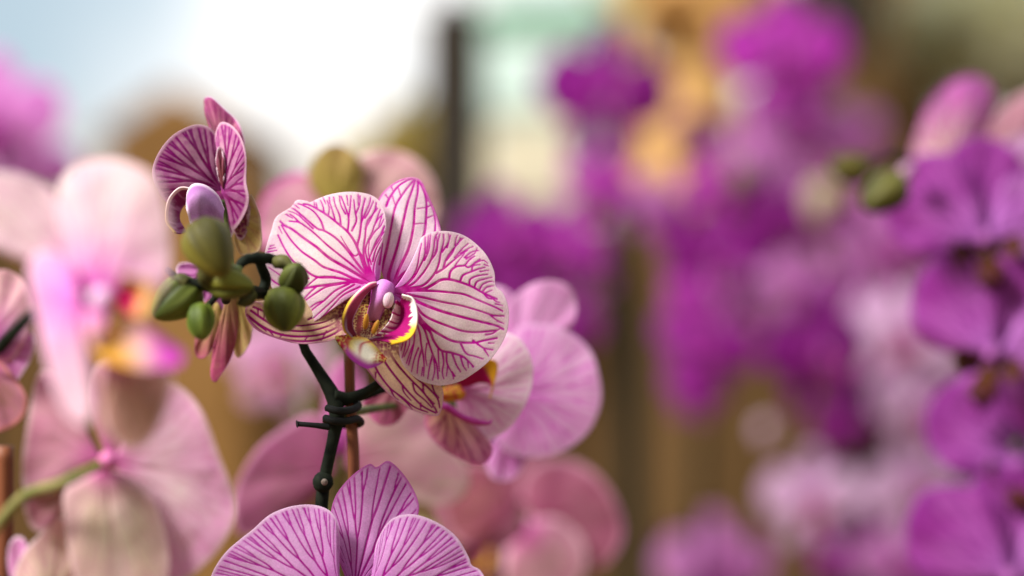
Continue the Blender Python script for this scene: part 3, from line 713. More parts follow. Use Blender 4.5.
tube('pedicel', [W(228, 292, -.022), W(226, 300, -.01), W(229, 285, .01)], [.0014, .0015, .0012], M_STEM, P1)

tube('bract', [W(214, 286, -.028), W(206, 276, -.034), W(200, 264, -.036)], [.0026, .0030, .0008], M_BRACT, P1)
tube('bract', [W(252, 293, -.02), W(246, 300, -.022), W(238, 304, -.024)], [.0022, .0024, .0006], M_BRACT, P1)
tube('bract', [W(276, 262, -.016), W(284, 262, -.018), W(291, 266, -.02)], [.0021, .0024, .0010], M_BRACT, P1)
tube('bract', [W(188, 284, -.027), W(180, 281, -.026), W(170, 284, -.024)], [.0022, .0026, .0008], M_BRACT, P1)
tube('bract', [W(270, 296, -.01), W(277, 296, -.016), W(284, 298, -.02)], [.0021, .0026, .0010], M_BRACT, P1)
# stake and clip
sp = W(353, 350, .016)
stk = tube('support_stake', [W(349, 352, .018), W(350, 390, .018), W(352, 430, .018), W(354, 480, .018), W(356, 700, .018), Vector((W(357, 288, .018).x, .018, .0))], [.0018, .0019, .0020, .0020, .0021, .0022], M_STAKE, None, n=12, bumps=.03)
tag(stk, 'reddish brown bamboo stake standing right of the dark stem of the sharp flower', 'plant stake')
clip = tag(empty('stem_clip', W(337, 423, .012)), 'black plastic clip tying the dark stem to its stake', 'plant clip')
tube('ring', [W(326, 418, .004), W(334, 421, .000), W(346, 421, .003), W(357, 419, .010), W(361, 423, .018), W(352, 426, .024), W(338, 424, .020), W(327, 422, .012), W(326, 418, .004)], [.0012, .0013, .0013, .0012, .0012, .0012, .0012], M_CLIP, clip)
tube('ring', [W(327, 408, .004), W(340, 411, .001), W(354, 409, .008), W(358, 404, .016), W(345, 400, .022), W(330, 404, .014)], [.0012, .0013, .0013, .0012, .0011], M_CLIP, clip)
tube('grip', [W(297, 424, .004), W(299, 424, .004), W(312, 425, .003), W(330, 427, .003)], [.0013, .0009, .0009, .0012], M_CLIP, clip)

# ================================================================== generic orchid flower for the softer plants
def make_flower(st, sep=None, seed=1, ns=60, nt=44, lipc=None, cascade=False):
    sep = sep or st
    r = empty('flower', (0, 0, 0)); O = (0, 0); rg = random.Random(seed)
    def jit(o, a=3.0): return [(x + rg.uniform(-a, a), y + rg.uniform(-a, a)) for x, y in o]
    if cascade:
        K = dict(ns=ns, nt=nt, origin=O)
        petal(r, 'petal', (-2, -2), jit([(-18, 8), (-50, 14), (-82, 0), (-100, -30), (-98, -66), (-74, -94), (-38, -100), (-10, -84), (4, -50), (4, -16)], 2), st, off=-2, cup=6, ruf=1.0, w=.35, seed=seed, tilt=(-.15, 0), **K)
        petal(r, 'petal', (6, 0), jit([(8, -22), (28, -60), (58, -74), (92, -62), (106, -30), (100, 8), (76, 34), (44, 34), (18, 16)], 2), style(**{**st, 'base': C(.70, .34, .72), 'base2': C(.48, .12, .52)}), off=0, cup=5, ruf=1.2, w=.35, seed=seed + 1, **K)  # right petal painted lighter, for the lilac highlights on that side
        petal(r, 'sepal', (0, -4), jit([(-12, -18), (-34, -60), (-24, -98), (10, -112), (44, -96), (52, -62), (34, -26), (12, -8)], 2), st, off=4, cup=3, seed=seed + 2, **K)
        petal(r, 'sepal', (0, 6), jit([(-12, 8), (-30, 32), (-38, 62), (-28, 84), (-8, 84), (6, 60), (8, 26)], 2), st, off=6, cup=3, seed=seed + 3, **K)
        petal(r, 'sepal', (4, 6), jit([(10, 14), (16, 46), (34, 78), (56, 84), (64, 62), (48, 32), (22, 10)], 2), st, off=4, cup=3, seed=seed + 4, **K)
    PL = [(-8, -12), (-20, -40), (-45, -62), (-75, -64), (-98, -42), (-106, -8), (-92, 24), (-62, 40), (-35, 33), (-15, 14)]
    if not cascade:
        petal(r, 'petal', (-4, 0), jit(PL), st, off=0, cup=5, ruf=1.2, w=.35, ns=ns, nt=nt, seed=seed, origin=O, tilt=(rg.uniform(-.15, .1), 0))
        petal(r, 'petal', (4, 0), jit([(-x, y) for x, y in PL]), st, off=0, cup=5, ruf=1.2, w=.35, ns=ns, nt=nt, seed=seed + 1, origin=O, tilt=(rg.uniform(-.1, .15), 0))
        petal(r, 'sepal', (0, -4), jit([(-8, -14), (-26, -45), (-31, -75), (-18, -100), (0, -110), (18, -100), (31, -75), (26, -45), (8, -14)]), sep, off=4, cup=3, ns=ns, nt=nt, seed=seed + 2, origin=O, tilt=(0, .1))
        SL = [(-12, 6), (-38, 28), (-56, 58), (-56, 84), (-40, 96), (-18, 82), (-8, 50), (-1, 15)]
        petal(r, 'sepal', (-3, 5), jit(SL), sep, off=4, cup=3, ns=ns, nt=nt, seed=seed + 3, origin=O)
        petal(r, 'sepal', (3, 5), jit([(-x, y) for x, y in SL]), sep, off=4, cup=3, ns=ns, nt=nt, seed=seed + 4, origin=O)
    lc = lipc or [C(.40, .01, .16), C(.60, .34, .03)]
    f = lambda s, t, x, y: mixc(full(s, lc[0]), full(s, lc[1]), sm(.55, .8, t))
    q = 1.45 if cascade else 1.0
    for sg in (-q, q):
        loft('lip_lobe', r, [[(sg * 6, 2, -3), (sg * 7, 12, -4), (sg * 6, 22, -6)], [(sg * 18, 0, -6), (sg * 20, 12, -7), (sg * 15, 24, -9)], [(sg * 22, -4, -13), (sg * 26, 10, -15), (sg * 17, 26, -16)]], f, O, ns=20, nt=16)
    loft('lip', r, [[(-7, 16, -5), (0, 14, -4), (7, 16, -5)], [(-12, 30, -13), (0, 28, -12), (12, 30, -13)], [(-15, 42, -16), (0, 44, -18), (15, 42, -16)], [(-4, 56, -14), (0, 58, -14), (4, 56, -14)]], lambda s, t, x, y: mixc(full(s, lc[1]), full(s, lc[0]), sm(.25, .6, t)), O, ns=24, nt=24)
    egg('column', r, (0, -.005, .0003), (0, -1, -.4), .0042, .0030, C(.40, .08, .38), C(.38, .12, .36), mat=M_LIP, seams=0, nu=16, nv=12)
    return r
LIPD = [C(.07, .010, .014), C(.10, .035, .008)]
LV = [C(.24, .006, .20), C(.30, .03, .18)]
PROTO = {}
def proto(key):
    if key not in PROTO:
        spec = dict(purple=(ST_PURP, None, 101, 90, 70, LIPD, True), purple2=(style(**{**ST_PURP, 'base': C(.40, .05, .38)}), None, 207, 90, 70, LIPD, True), deep=(ST_DEEP, None, 111, 40, 30, LV), lav=(ST_LAV, None, 121, 40, 30, [C(.3, .02, .12), C(.3, .08, .06)]),
                    mag=(style(**{**ST_DEEP, 'base': C(.58, .03, .52), 'base2': C(.52, .10, .50), 'wash': C(.48, .02, .42)}), None, 131, 40, 30, LV),
                    pink=(style(**{**ST_LAV, 'base': C(.74, .36, .66), 'base2': C(.58, .14, .54)}), None, 141, 40, 30, LV),
                    red=(ST_PINKBACK, None, 151, 50, 40, None), soft=(ST_SOFT, None, 161, 50, 40, None), violet=(style(**{**ST_DEEP, 'base': C(.38, .02, .36), 'base2': C(.30, .02, .30), 'wash': C(.27, .012, .25)}), None, 171, 40, 30, LV))[key]
        PROTO[key] = [make_flower(spec[0], spec[1], spec[2], spec[3], spec[4], *spec[5:]), False]
    return PROTO[key]
def put(par, key, px, py, dy, yaw=0, pitch=0, roll=0, sc=1.0, label=None):
    pr = proto(key)
    if not pr[1]: o = pr[0]; o.parent = par; pr[1] = True
    else: o = copy_tree(pr[0], par)
    o.location = W(px, py, dy) - wloc(par); R = math.radians
    o.rotation_euler = (R(pitch), R(roll), R(yaw)); o.scale = (sc,) * 3
    if label: o['label'] = label
    elif 'label' in o: del o['label']
    return o
def arch(par, pts, dy, mat=M_STEM, r=.0022, foot=True):
    P = [W(x, y, dy if len(q) < 1 else dy + q[0]) for x, y, *q in pts]
    if foot: P.append(Vector((wloc(par).x, wloc(par).y, 0)))
    return tube('stem', P, [r * .6, r, r, r * 1.2], mat, par, n=8, bumps=.05)
def ped(par, px, py, dy, qx, qy, dq, r=.0013, mat=M_GSTEM):
    return tube('pedicel', [W(px, py, dy + .006), W((px + qx) / 2, min(py, qy) - 2, (dy + dq) / 2 + .01), W(qx, qy, dq)], [r, r, r], mat, par, n=8)

# ================================================================== 2. big soft flower at the left edge (nearer than the focus)
P2 = plant('orchid_plant', 45, -.11, 'pale pink orchid at the left edge, nearest the camera, with a large soft flower')
FL = (95, 300); dl = -.125
fl = flower_at(P2, *FL, dl, label='large cream-pink flower with a glowing magenta centre and yellow lip')
V5 = lambda t: oc(t, 0, 130, 2.135)
STN = style(base=C(.93, .86, .76), base2=C(.92, .80, .78), inner=C(.78, .06, .62), inr=50, wash=C(.82, .34, .60), washamt=.28, vein=C(.74, .16, .52), vein2=C(.78, .3, .60), vw=1.5, vs=.5, sp0=9, sp1=7, n0=9)
kw = dict(origin=FL, depth=dl, ns=140, nt=110)
petal(fl, 'petal', (94, 296), V5('165,340 130,260 113,190 120,120 155,76 220,60 290,74 338,110 358,180 364,260 357,320 330,352 270,365 220,362'), STN, off=2, cup=5, w=.35, seed=61, tilt=(-.22, 0), **kw)
petal(fl, 'sepal', (86, 290), V5('190,340 160,280 125,200 100,130 40,95 -30,90 -70,140 -50,220 -10,260 50,290 110,330'), STN, off=9, cup=4, w=.4, seed=62, **kw)
petal(fl, 'petal', (80, 292), V5('160,300 120,262 70,262 52,300 70,370 88,430 110,500 132,560 160,605 200,625 216,590 208,520 195,440 190,380'), style(**{**STN, 'base': C(.72, .58, .56), 'base2': C(.74, .54, .56), 'rim': C(.84, .58, .68), 'inner': C(.80, .16, .66)}), off=-4, cup=3, w=.5, mid=.58, seed=63, tilt=(-.3, .3), **kw)
petal(fl, 'petal', (70, 270), V5('150,330 110,290 60,300 0,260 -40,230 -60,180 -20,150 40,190 100,240 150,280'), STN, off=12, cup=2, w=.5, seed=64, **kw)
petal(fl, 'sepal', (110, 352), V5('215,470 205,520 205,600 225,660 265,690 310,670 345,600 360,540 340,500 290,480'), style(**{**ST_BACK, 'base': C(.52, .38, .18), 'base2': C(.56, .36, .26), 'wash': C(.56, .3, .26)}), off=10, cup=3, seed=65, **kw)
def c_n1(s, t, x, y):
    c = mixc(full(s, C(.52, .01, .10)), full(s, C(.80, .44, .10)), sm(.55, .8, t)); return mixc(c, full(s, C(.85, .6, .5)), sm(.85, 1, t))
def V3(*p): return [(x / 2.135, 130 + y / 2.135, z) for x, y, z in p]
loft('lip_lobe', fl, [V3((240, 360, -6), (255, 375, -6), (262, 395, -6)), V3((262, 340, -10), (285, 355, -10), (280, 390, -10)), V3((272, 312, -16), (330, 335, -17), (310, 400, -16)), V3((275, 305, -17), (345, 330, -18), (322, 405, -17))], c_n1, FL, ns=60, nt=50, depth=dl)
def c_n2(s, t, x, y):
    c = mixc(full(s, C(.78, .40, .05)), full(s, C(.82, .46, .44)), sm(.2, .6, s))
    c = mixc(c, full(s, C(.60, .04, .48)), sm(.5, .85, s) * .95); return mixc(c, full(s, C(.74, .36, .02)), sm(.6, .95, t) * sm(.6, .3, s))
loft('lip', fl, [V3((205, 420, -8), (260, 415, -8), (310, 410, -9), (355, 440, -10)), V3((205, 448, -12), (262, 452, -13), (322, 458, -13), (400, 472, -12)), V3((222, 482, -16), (275, 500, -17), (330, 510, -17), (400, 500, -15))], c_n2, FL, ns=60, nt=50, depth=dl)
loft('lip_lobe', fl, [V3((190, 380, -6), (185, 410, -6), (200, 450, -8)), V3((215, 385, -13), (210, 420, -15), (218, 460, -15)), V3((245, 390, -14), (240, 420, -16), (232, 465, -15))], lambda s, t, x, y: mixc(full(s, C(.66, .16, .5)), full(s, C(.8, .5, .4)), s), FL, ns=30, nt=30, depth=dl)
egg('column', fl, W(101, 300, dl - .010), (.3, -1, -.4), .0040, .0032, C(.72, .30, .66), C(.84, .62, .78), mat=M_LIP, seams=0)
arch(P2, [(34, 312), (18, 328), (0, 348, .01), (-25, 390, .01), (-30, 700, 0)], -.08, M_STEM, .0026)
ped(P2, 92, 296, dl + .008, 34, 312, -.08)

# ------------ the flower below it, seen from behind
FB = (108, 462); db = -.07
fb = flower_at(P2, *FB, db, label='flower seen from behind, pale petals around a pink centre')
V6 = lambda t: oc(t, 0, 340, 2.442)
kw = dict(origin=FB, depth=db, ns=130, nt=100)
petal(fb, 'petal', (112, 462), V6('275,290 300,230 330,165 370,112 430,112 490,175 535,290 572,390 565,460 510,540 440,595 390,580 350,500 310,380'), style(**{**ST_BACK, 'base': C(.90, .80, .74), 'base2': C(.86, .62, .70), 'wash': C(.78, .20, .60)}), off=2, cup=4, w=.4, seed=71, **kw)
petal(fb, 'sepal', (106, 468), V6('240,325 190,340 158,375 160,440 175,530 205,610 300,660 390,640 415,560 405,470 375,390 320,335 280,320'), style(**{**ST_BACK, 'base': C(.70, .64, .40), 'base2': C(.76, .66, .54), 'washamt': .35}), off=-4, cup=4, w=.4, seed=72, **kw)
petal(fb, 'petal', (98, 458), V6('225,275 190,200 150,110 100,75 75,110 62,190 45,300 50,370 110,385 170,350'), style(**{**ST_BACK, 'base': C(.74, .50, .44), 'base2': C(.72, .36, .48)}), off=4, cup=4, w=.4, seed=73, **kw)
petal(fb, 'sepal', (85, 472), V6('200,300 150,270 100,255 60,300 45,390 60,460 100,470 160,400'), style(**{**ST_BACK, 'base': C(.40, .36, .14), 'base2': C(.44, .24, .16)}), off=8, cup=2, w=.5, seed=74, **kw)
petal(fb, 'sepal', (106, 455), V6('250,285 225,220 215,130 230,60 300,40 370,60 375,130 335,220 290,280'), style(**{**ST_BACK, 'base': C(.60, .46, .26), 'base2': C(.66, .40, .34)}), off=5, cup=3, seed=75, **kw)
egg('column', fb, W(108, 461, db - .006), (0, -1, 0), .0034, .0030, C(.6, .12, .34), C(.62, .2, .4), seams=0)
tube('pedicel', [W(106, 462, db - .006), W(85, 472, db - .012), W(60, 484, db - .012), W(20, 500, db - .005), W(-28, 560, -.07)], [.0014, .0016, .0018, .0018, .0018], M_OSTEM, P2)
# small pieces at the left edge
FE = (-15, 345)
fe = flower_at(P2, *FE, -.05, label='flower mostly beyond the left edge, only two petals showing')
petal(fe, 'petal', (-10, 345), [(-8, 320), (-8, 285), (0, 270), (18, 276), (30, 296), (31, 318), (22, 345), (8, 362), (-4, 358)], style(base=C(.80, .62, .52), base2=C(.78, .54, .5), vs=.3, rim=C(.8, .46, .52), wash=C(.76, .4, .5)), cup=3, ns=70, nt=60, seed=81, origin=FE, depth=-.05, w=.4)
petal(fe, 'sepal', (-10, 350), [(-4, 345), (12, 335), (28, 332), (33, 345), (26, 365), (12, 384), (-2, 380)], style(**{**ST_SOFT, 'base': C(.76, .46, .5)}), off=3, cup=2, ns=70, nt=60, seed=82, origin=FE, depth=-.05)
petal(fe, 'sepal', (-20, 365), [(-10, 352), (5, 368), (20, 388), (26, 402), (20, 420), (0, 432), (-20, 430), (-28, 400)], style(**{**ST_BACK, 'base': C(.42, .30, .12), 'base2': C(.5, .22, .16), 'rim': C(.66, .26, .22)}), off=1, cup=3, ns=70, nt=60, seed=83, origin=FE, depth=-.05)
FG = (30, 600)
fg = flower_at(P2, *FG, -.06, label='cream petal poking up at the bottom left corner')
petal(fg, 'petal', (45, 620), [(20, 610), (12, 580), (20, 556), (38, 536), (58, 518), (72, 522), (88, 545), (98, 575), (100, 605), (80, 625)], style(base=C(.86, .72, .52), base2=C(.86, .68, .56), wash=C(.8, .4, .5), vs=.4, inr=14), cup=4, ns=90, nt=70, seed=84, origin=FG, depth=-.06)
petal(fg, 'sepal', (25, 615), [(15, 605), (6, 575), (6, 548), (14, 538), (24, 545), (30, 575), (32, 605)], style(**{**ST_SOFT, 'base': C(.78, .4, .6)}), off=4, cup=2, ns=60, nt=50, seed=85, origin=FG, depth=-.06)
tag(tube('support_stake', [W(4, 446, -.045), W(4, 520, -.045), W(4, 700, -.045), Vector((W(4, 288, -.045).x, -.045, 0))], [.0030, .0030, .0031, .0032], M_STAKE, None, n=12, bumps=.03), 'thick brown stake at the lower left corner in front of the pale orchid', 'plant stake')

# ================================================================== 3. soft flowers low behind the stem
P3 = plant('orchid_plant', 300, .14, 'mauve and cream orchid low behind the dark stem, softly blurred')
FM = (330, 470); dm = .12
fm = flower_at(P3, *FM, dm, label='mauve flower behind the dark stem')
kw = dict(origin=FM, depth=dm, ns=90, nt=70)
petal(fm, 'petal', (335, 470), [(334, 448), (330, 425), (312, 414), (288, 425), (258, 448), (236, 484), (232, 510), (238, 535), (262, 532), (285, 520), (312, 500), (328, 486)], style(base=C(.34, .14, .19), base2=C(.30, .10, .16), inner=C(.34, .08, .18), wash=C(.38, .10, .22), washamt=.5, vs=.25, rim=C(.66, .3, .48), rimw=4), cup=3, w=.3, seed=91, **kw)  # petal colours lowered to carry the shade these low flowers hang in
petal(fm, 'sepal', (325, 480), [(310, 488), (285, 505), (262, 520), (246, 545), (250, 575), (275, 590), (305, 575), (322, 530), (332, 495)], style(base=C(.52, .44, .20), base2=C(.5, .36, .2), inner=C(.5, .4, .2), wash=C(.5, .3, .24), vs=.2, rim=C(.6, .46, .36)), off=6, cup=3, seed=92, **kw)
petal(fm, 'petal', (345, 465), [(352, 452), (352, 420), (368, 398), (395, 398), (425, 412), (450, 440), (470, 475), (462, 498), (440, 506), (412, 502), (380, 490), (356, 478)], style(base=C(.54, .42, .34), base2=C(.46, .27, .28), inner=C(.5, .14, .28), wash=C(.50, .24, .32), vs=.3, rim=C(.62, .42, .40), rimw=4), cup=3, w=.3, seed=93, **kw)
petal(fm, 'sepal', (345, 480), [(352, 478), (385, 488), (420, 500), (436, 520), (440, 555), (420, 580), (390, 570), (362, 530), (348, 498)], style(base=C(.66, .60, .26), base2=C(.66, .56, .32), inner=C(.6, .5, .2), wash=C(.6, .5, .3), vs=.2, rim=C(.7, .6, .4)), off=6, cup=3, seed=94, **kw)
petal(fm, 'sepal', (337, 462), [(325, 448), (322, 410), (330, 372), (345, 355), (358, 372), (362, 410), (350, 450)], style(base=C(.60, .24, .40), base2=C(.56, .2, .36), vs=.3, rim=C(.7, .34, .5)), off=8, cup=3, seed=95, **kw)
arch(P3, [(338, 468, .01), (330, 500, .03), (310, 600, .03)], dm, M_GSTEM, .0018)
put(P3, 'red', 470, 545, .24, 10, 0, 20, 1.0, 'dull red-pink flower low behind the violet bottom flower')
put(P3, 'soft', 278, 362, .50, 0, 0, 10, .8, 'pale lilac flower far behind the bud cluster')
ped(P3, 470, 545, .24, 320, 560, .17); ped(P3, 278, 362, .50, 315, 560, .17)
P4 = plant('orchid_plant', 560, .27, 'dull rose orchid flower blurred below the pale pink one, at the bottom centre')
FN = (520, 500); dn = .20
fn = flower_at(P4, *FN, dn)
kw = dict(origin=FN, depth=dn, ns=80, nt=60)
petal(fn, 'petal', (535, 520), [(520, 500), (525, 475), (545, 460), (575, 462), (600, 478), (618, 505), (624, 535), (610, 562), (580, 578), (550, 572), (530, 545)], style(**{**ST_PINKBACK, 'base': C(.50, .22, .28), 'base2': C(.42, .12, .20)}), cup=4, w=.3, seed=96, **kw)  # darker rose has the shade from the flowers above painted in
petal(fn, 'sepal', (525, 530), [(530, 515), (560, 520), (582, 540), (585, 570), (560, 600), (525, 605), (505, 580), (505, 550)], style(**{**ST_BACK, 'base': C(.56, .40, .34), 'base2': C(.50, .30, .28)}), off=-3, cup=4, w=.3, seed=97, **kw)
petal(fn, 'petal', (510, 520), [(515, 500), (505, 475), (480, 462), (455, 468), (440, 495), (445, 530), (462, 548), (490, 545)], style(**{**ST_PINKBACK, 'base': C(.40, .13, .13), 'base2': C(.42, .22, .14)}), off=4, cup=4, w=.3, seed=98, **kw)
petal(fn, 'sepal', (515, 515), [(505, 500), (500, 470), (510, 440), (530, 430), (545, 445), (545, 475), (530, 500)], style(**{**ST_PINKBACK, 'base': C(.44, .14, .16)}), off=5, cup=3, seed=99, **kw)
arch(P4, [(522, 520, .01), (545, 600, .05), (558, 900, .07)], dn, M_GSTEM, .0018)

# ================================================================== 4. pale flower with an olive bud behind the sharp flower's top
P5 = plant('orchid_plant', 330, .22, 'pale pink orchid peeping over the top of the sharp flower, with an olive brown sepal')
FP = (345, 215); dp = .14
fp = flower_at(P5, *FP, dp)
kw = dict(origin=FP, depth=dp, ns=80, nt=60)
petal(fp, 'petal', (350, 215), [(352, 195), (352, 165), (368, 152), (395, 150), (420, 162), (436, 185), (438, 215), (420, 235), (385, 235), (362, 226)], style(base=C(.62, .46, .38), base2=C(.60, .38, .36), inner=C(.7, .3, .4), wash=C(.74, .36, .46), vs=.2, rim=C(.84, .62, .56)), cup=3, seed=101, **kw)
petal(fp, 'petal', (338, 215), [(335, 195), (318, 178), (295, 172), (272, 185), (258, 210), (255, 240), (280, 255), (310, 245), (328, 230)], style(base=C(.64, .44, .42), base2=C(.60, .34, .38), inner=C(.7, .3, .4), wash=C(.72, .26, .48), vs=.2, rim=C(.66, .12, .44), rimw=5), cup=3, seed=102, **kw)
petal(fp, 'sepal', (338, 212), [(318, 200), (308, 178), (316, 156), (332, 144), (350, 148), (364, 168), (362, 192), (352, 206)], ST_OLIVE, off=-4, cup=3, seed=103, **kw)
petal(fp, 'sepal', (340, 222), [(325, 232), (310, 260), (318, 290), (340, 295), (348, 262), (345, 235)], ST_SOFT, off=4, cup=3, seed=104, **kw)
arch(P5, [(342, 220, .01), (338, 300, .04), (332, 700, .05)], dp, M_GSTEM, .0018)

# ================================================================== 5. purple cascade at the right edge
P6 = plant('orchid_plant', 1060, .17, 'deep purple orchid cascading down the right edge, its flowers one above another')
da = .175
put(P6, 'purple', 984, 240, da, -8, 0, -6, 1.12, 'top purple flower of the right edge cascade, painted lilac highlights')
put(P6, 'purple2', 994, 352, da - .01, -18, 6, 10, 1.08, 'second purple flower down the right edge')
put(P6, 'purple', 1016, 466, da + .012, -4, -8, 4, 1.1, 'third purple flower down the right edge')
put(P6, 'purple2', 1010, 576, da - .005, -14, 4, -8, 1.18, 'lowest purple flower at the bottom right corner')
FQ = (1010, 150)
fq = flower_at(P6, *FQ, da + .03, label='half-open pale flower above the purple cascade')
kw = dict(origin=FQ, depth=da + .03, ns=80, nt=60)
petal(fq, 'petal', (945, 165), [(930, 168), (914, 160), (918, 135), (930, 105), (950, 84), (975, 76), (992, 86), (994, 108), (982, 130), (968, 150), (955, 168)], style(base=C(.66, .28, .62), base2=C(.6, .2, .56), inner=C(.82, .68, .50), inr=52, wash=C(.5, .08, .48), washamt=.7, vs=.7, vw=2.4, rim=C(.6, .14, .46)), cup=4, seed=105, **kw)
petal(fq, 'petal', (980, 170), [(968, 165), (975, 140), (992, 118), (1015, 98), (1045, 90), (1060, 110), (1050, 140), (1020, 170), (995, 182)], style(base=C(.60, .36, .34), base2=C(.7, .36, .5), inner=C(.34, .20, .10), wash=C(.6, .2, .4), vs=.3), off=2, cup=4, seed=106, **kw)
petal(fq, 'petal', (1000, 180), [(988, 178), (1000, 150), (1025, 135), (1050, 140), (1065, 170), (1050, 200), (1015, 205)], style(**{**ST_LAV, 'base': C(.66, .46, .62)}), off=0, cup=4, seed=107, **kw)
arch(P6, [(868, 170), (885, 158), (905, 160), (925, 170), (955, 190, .02), (1005, 225, .03), (1030, 320, .03), (1050, 480, .03), (1058, 700, .02)], da + .02, M_STEM, .0022)
egg_at('bud', P6, 885, 192, 150, (-.6, -.2, -.4), 25, 21, C(.05, .052, .012), C(.14, .13, .03), mat=M_BUD, seams=3)
egg_at('bud', P6, 906, 172, 170, (.3, -.2, .4), 10, 8, C(.4, .2, .3), C(.5, .28, .42), mat=M_BUD, seams=3)['label'] = 'small pale pink bud'
egg_at('bud', P6, 851, 168, 210, (-.6, -.2, .1), 20, 17, C(.06, .05, .012), C(.12, .10, .02), mat=M_BUD, seams=3)
for (x, y, q) in ((979, 232, 1020), (996, 338, 1032), (1014, 448, 1045), (1012, 560, 1052)): ped(P6, x, y, da, q, y - 18, da + .04)
ped(P6, 945, 165, da + .03, 930, 172, da + .02); ped(P6, 1000, 178, da + .03, 990, 215, da + .045)

# ================================================================== 6. orchids far behind, strongly blurred
def spray(px, dy, label, fl, stempts, buds=(), mat=M_STEM, r=.0028):
    P = plant('orchid_plant', px, dy, label, group='blurred orchids in the back')
    for i, (k, x, y, yaw, roll, sc, *dd) in enumerate(fl):
        d = dy + (dd[0] if dd else 0)
        put(P, k, x, y, d - .02, yaw, 0, roll, sc)
        ped(P, x, y, d - .02, min(stempts, key=lambda q: abs(q[1] - y))[0], y + 4, dy)
    arch(P, [(x, y) for x, y in stempts], dy, mat, r)
    for (x, y, w, a, b) in buds:
        egg('bud', P, W(x, y, dy - .03), (-.3, -.2, -1), w * K0 * 1.25 * (FOC + dy) / FOC, w * K0 * (FOC + dy) / FOC, a, b, seams=3, nu=24, nv=16)
    return P
OA, OB = C(.10, .11, .02), C(.22, .22, .05)
spray(635, .62, 'violet and purple orchid in the blurred back, its top flower against the pale mint bin',
      [('violet', 610, 96, 20, 5, 1.2), ('mag', 596, 185, -10, 20, .62), ('violet', 508, 238, 10, -10, .9), ('deep', 560, 250, -20, 12, .8), ('pink', 584, 275, 10, 30, .5), ('violet', 560, 318, 0, 30, .7), ('deep', 515, 300, 10, 15, .6, .1), ('pink', 655, 205, 10, 10, .55)],
      [(608, 120), (622, 200), (630, 300), (632, 420), (634, 576), (634, 900)], r=.0075)
spray(715, .58, 'magenta orchid in the middle of the blurred back, hanging low beside the brown stake',
      [('deep', 716, 262, 15, 0, .92), ('violet', 704, 345, -10, 20, .85), ('mag', 722, 185, 0, -15, .62), ('pink', 742, 300, 10, 40, .6), ('violet', 684, 235, 30, 10, .55), ('mag', 690, 300, 0, 20, .45, -.05), ('violet', 696, 392, 0, 10, .5), ('deep', 698, 140, 0, 60, .5, .1)],
      [(718, 160), (716, 260), (706, 380), (700, 576), (705, 900)], [(740, 176, 12, OA, OB)])
spray(800, .75, 'pink and magenta orchid with the tallest bright magenta flower in the blurred back',
      [('mag', 785, 58, 0, 0, 1.1, -.15), ('pink', 800, 130, 10, 20, 1.0, -.12), ('pink', 852, 140, 20, -20, .75), ('pink', 748, 165, -10, 10, .7), ('deep', 770, 220, 0, 15, .8), ('mag', 815, 215, -10, 0, .7), ('violet', 760, 120, 0, 0, .5, .1)],
      [(790, 110), (800, 200), (815, 300), (850, 430), (858, 576), (860, 900)])
spray(855, .55, 'lavender and white orchid with one dark purple flower, right of centre in the blurred back',
      [('violet', 822, 356, 30, 0, 1.0, -.04), ('pink', 800, 285, 10, 15, .6), ('pink', 888, 245, 10, -10, .9), ('deep', 858, 300, 0, 40, .7, .05), ('lav', 812, 500, 0, 0, .8), ('lav', 905, 335, -10, 25, .98), ('lav', 925, 412, 0, 10, .85), ('lav', 918, 490, 15, -15, .9), ('pink', 905, 560, 15, -15, .8), ('deep', 882, 400, 10, 0, .6, .08), ('deep', 838, 428, 20, 0, .5), ('violet', 882, 500, 0, 20, .6, .08), ('violet', 840, 560, 0, 20, .5, .08)],
      [(850, 230), (862, 330), (862, 440), (860, 576), (858, 900)], [(765, 430, 9, C(.5, .3, .4), C(.6, .4, .5)), (822, 200, 16, C(.35, .30, .16), C(.5, .42, .26))])
spray(720, .62, 'low rose magenta orchid at the bottom centre right of the blurred back',
      [('pink', 715, 572, 0, 0, .95), ('deep', 690, 560, 10, 20, .6, .05)], [(720, 590), (722, 700), (722, 900)])
spray(0, .50, 'lilac magenta orchid blurred at the upper left edge',
      [('pink', -6, 120, 0, 0, 1.05), ('pink', 28, 165, 10, 20, .8, .05), ('mag', -30, 130, 0, 20, .8, .05)], [(0, 130), (-10, 250), (-12, 500), (-10, 900)])
tag(tube('support_stake', [W(641, 330, .66), W(640, 450, .66), W(640, 600, .66), Vector((W(640, 288, .66).x, .66, 0))], [.0030, .0030, .0032, .0032], M_STAKE, None, n=8), 'blurred brown stake rising under the purple orchids in the centre', 'plant stake')

# ================================================================== 7. the far background
def box(name, x0, x1, y0, y1, z0, z1, mat, parent=None, bev=.01):
    bm = bmesh.new(); bmesh.ops.create_cube(bm, size=1)
    for v in bm.verts: v.co = Vector(((v.co.x) * (x1 - x0), (v.co.y) * (y1 - y0), (v.co.z) * (z1 - z0)))
    if bev: bmesh.ops.bevel(bm, geom=bm.edges[:], offset=bev, segments=2, affect='EDGES')
    me = bpy.data.meshes.new(name); bm.to_mesh(me); bm.free(); me.materials.append(mat)
    o = bpy.data.objects.new(name, me); link(o, parent); o.location = Vector(((x0 + x1) / 2, (y0 + y1) / 2, (z0 + z1) / 2)) - wloc(parent)
    return o
def pbox(name, x0, x1, py0, py1, dy, th, mat, parent=None, bev=.01):
    a = W(x0, py0, dy); b = W(x1, py1, dy)
    if py1 >= 380: b.z = .001
    return box(name, a.x, b.x, dy, dy + th, b.z, a.z, mat, parent, bev)
M_GROUND = noise_mat('bench_top', (.13, .075, .018), (.19, .11, .030), 3, .85, .2, .3, .004)
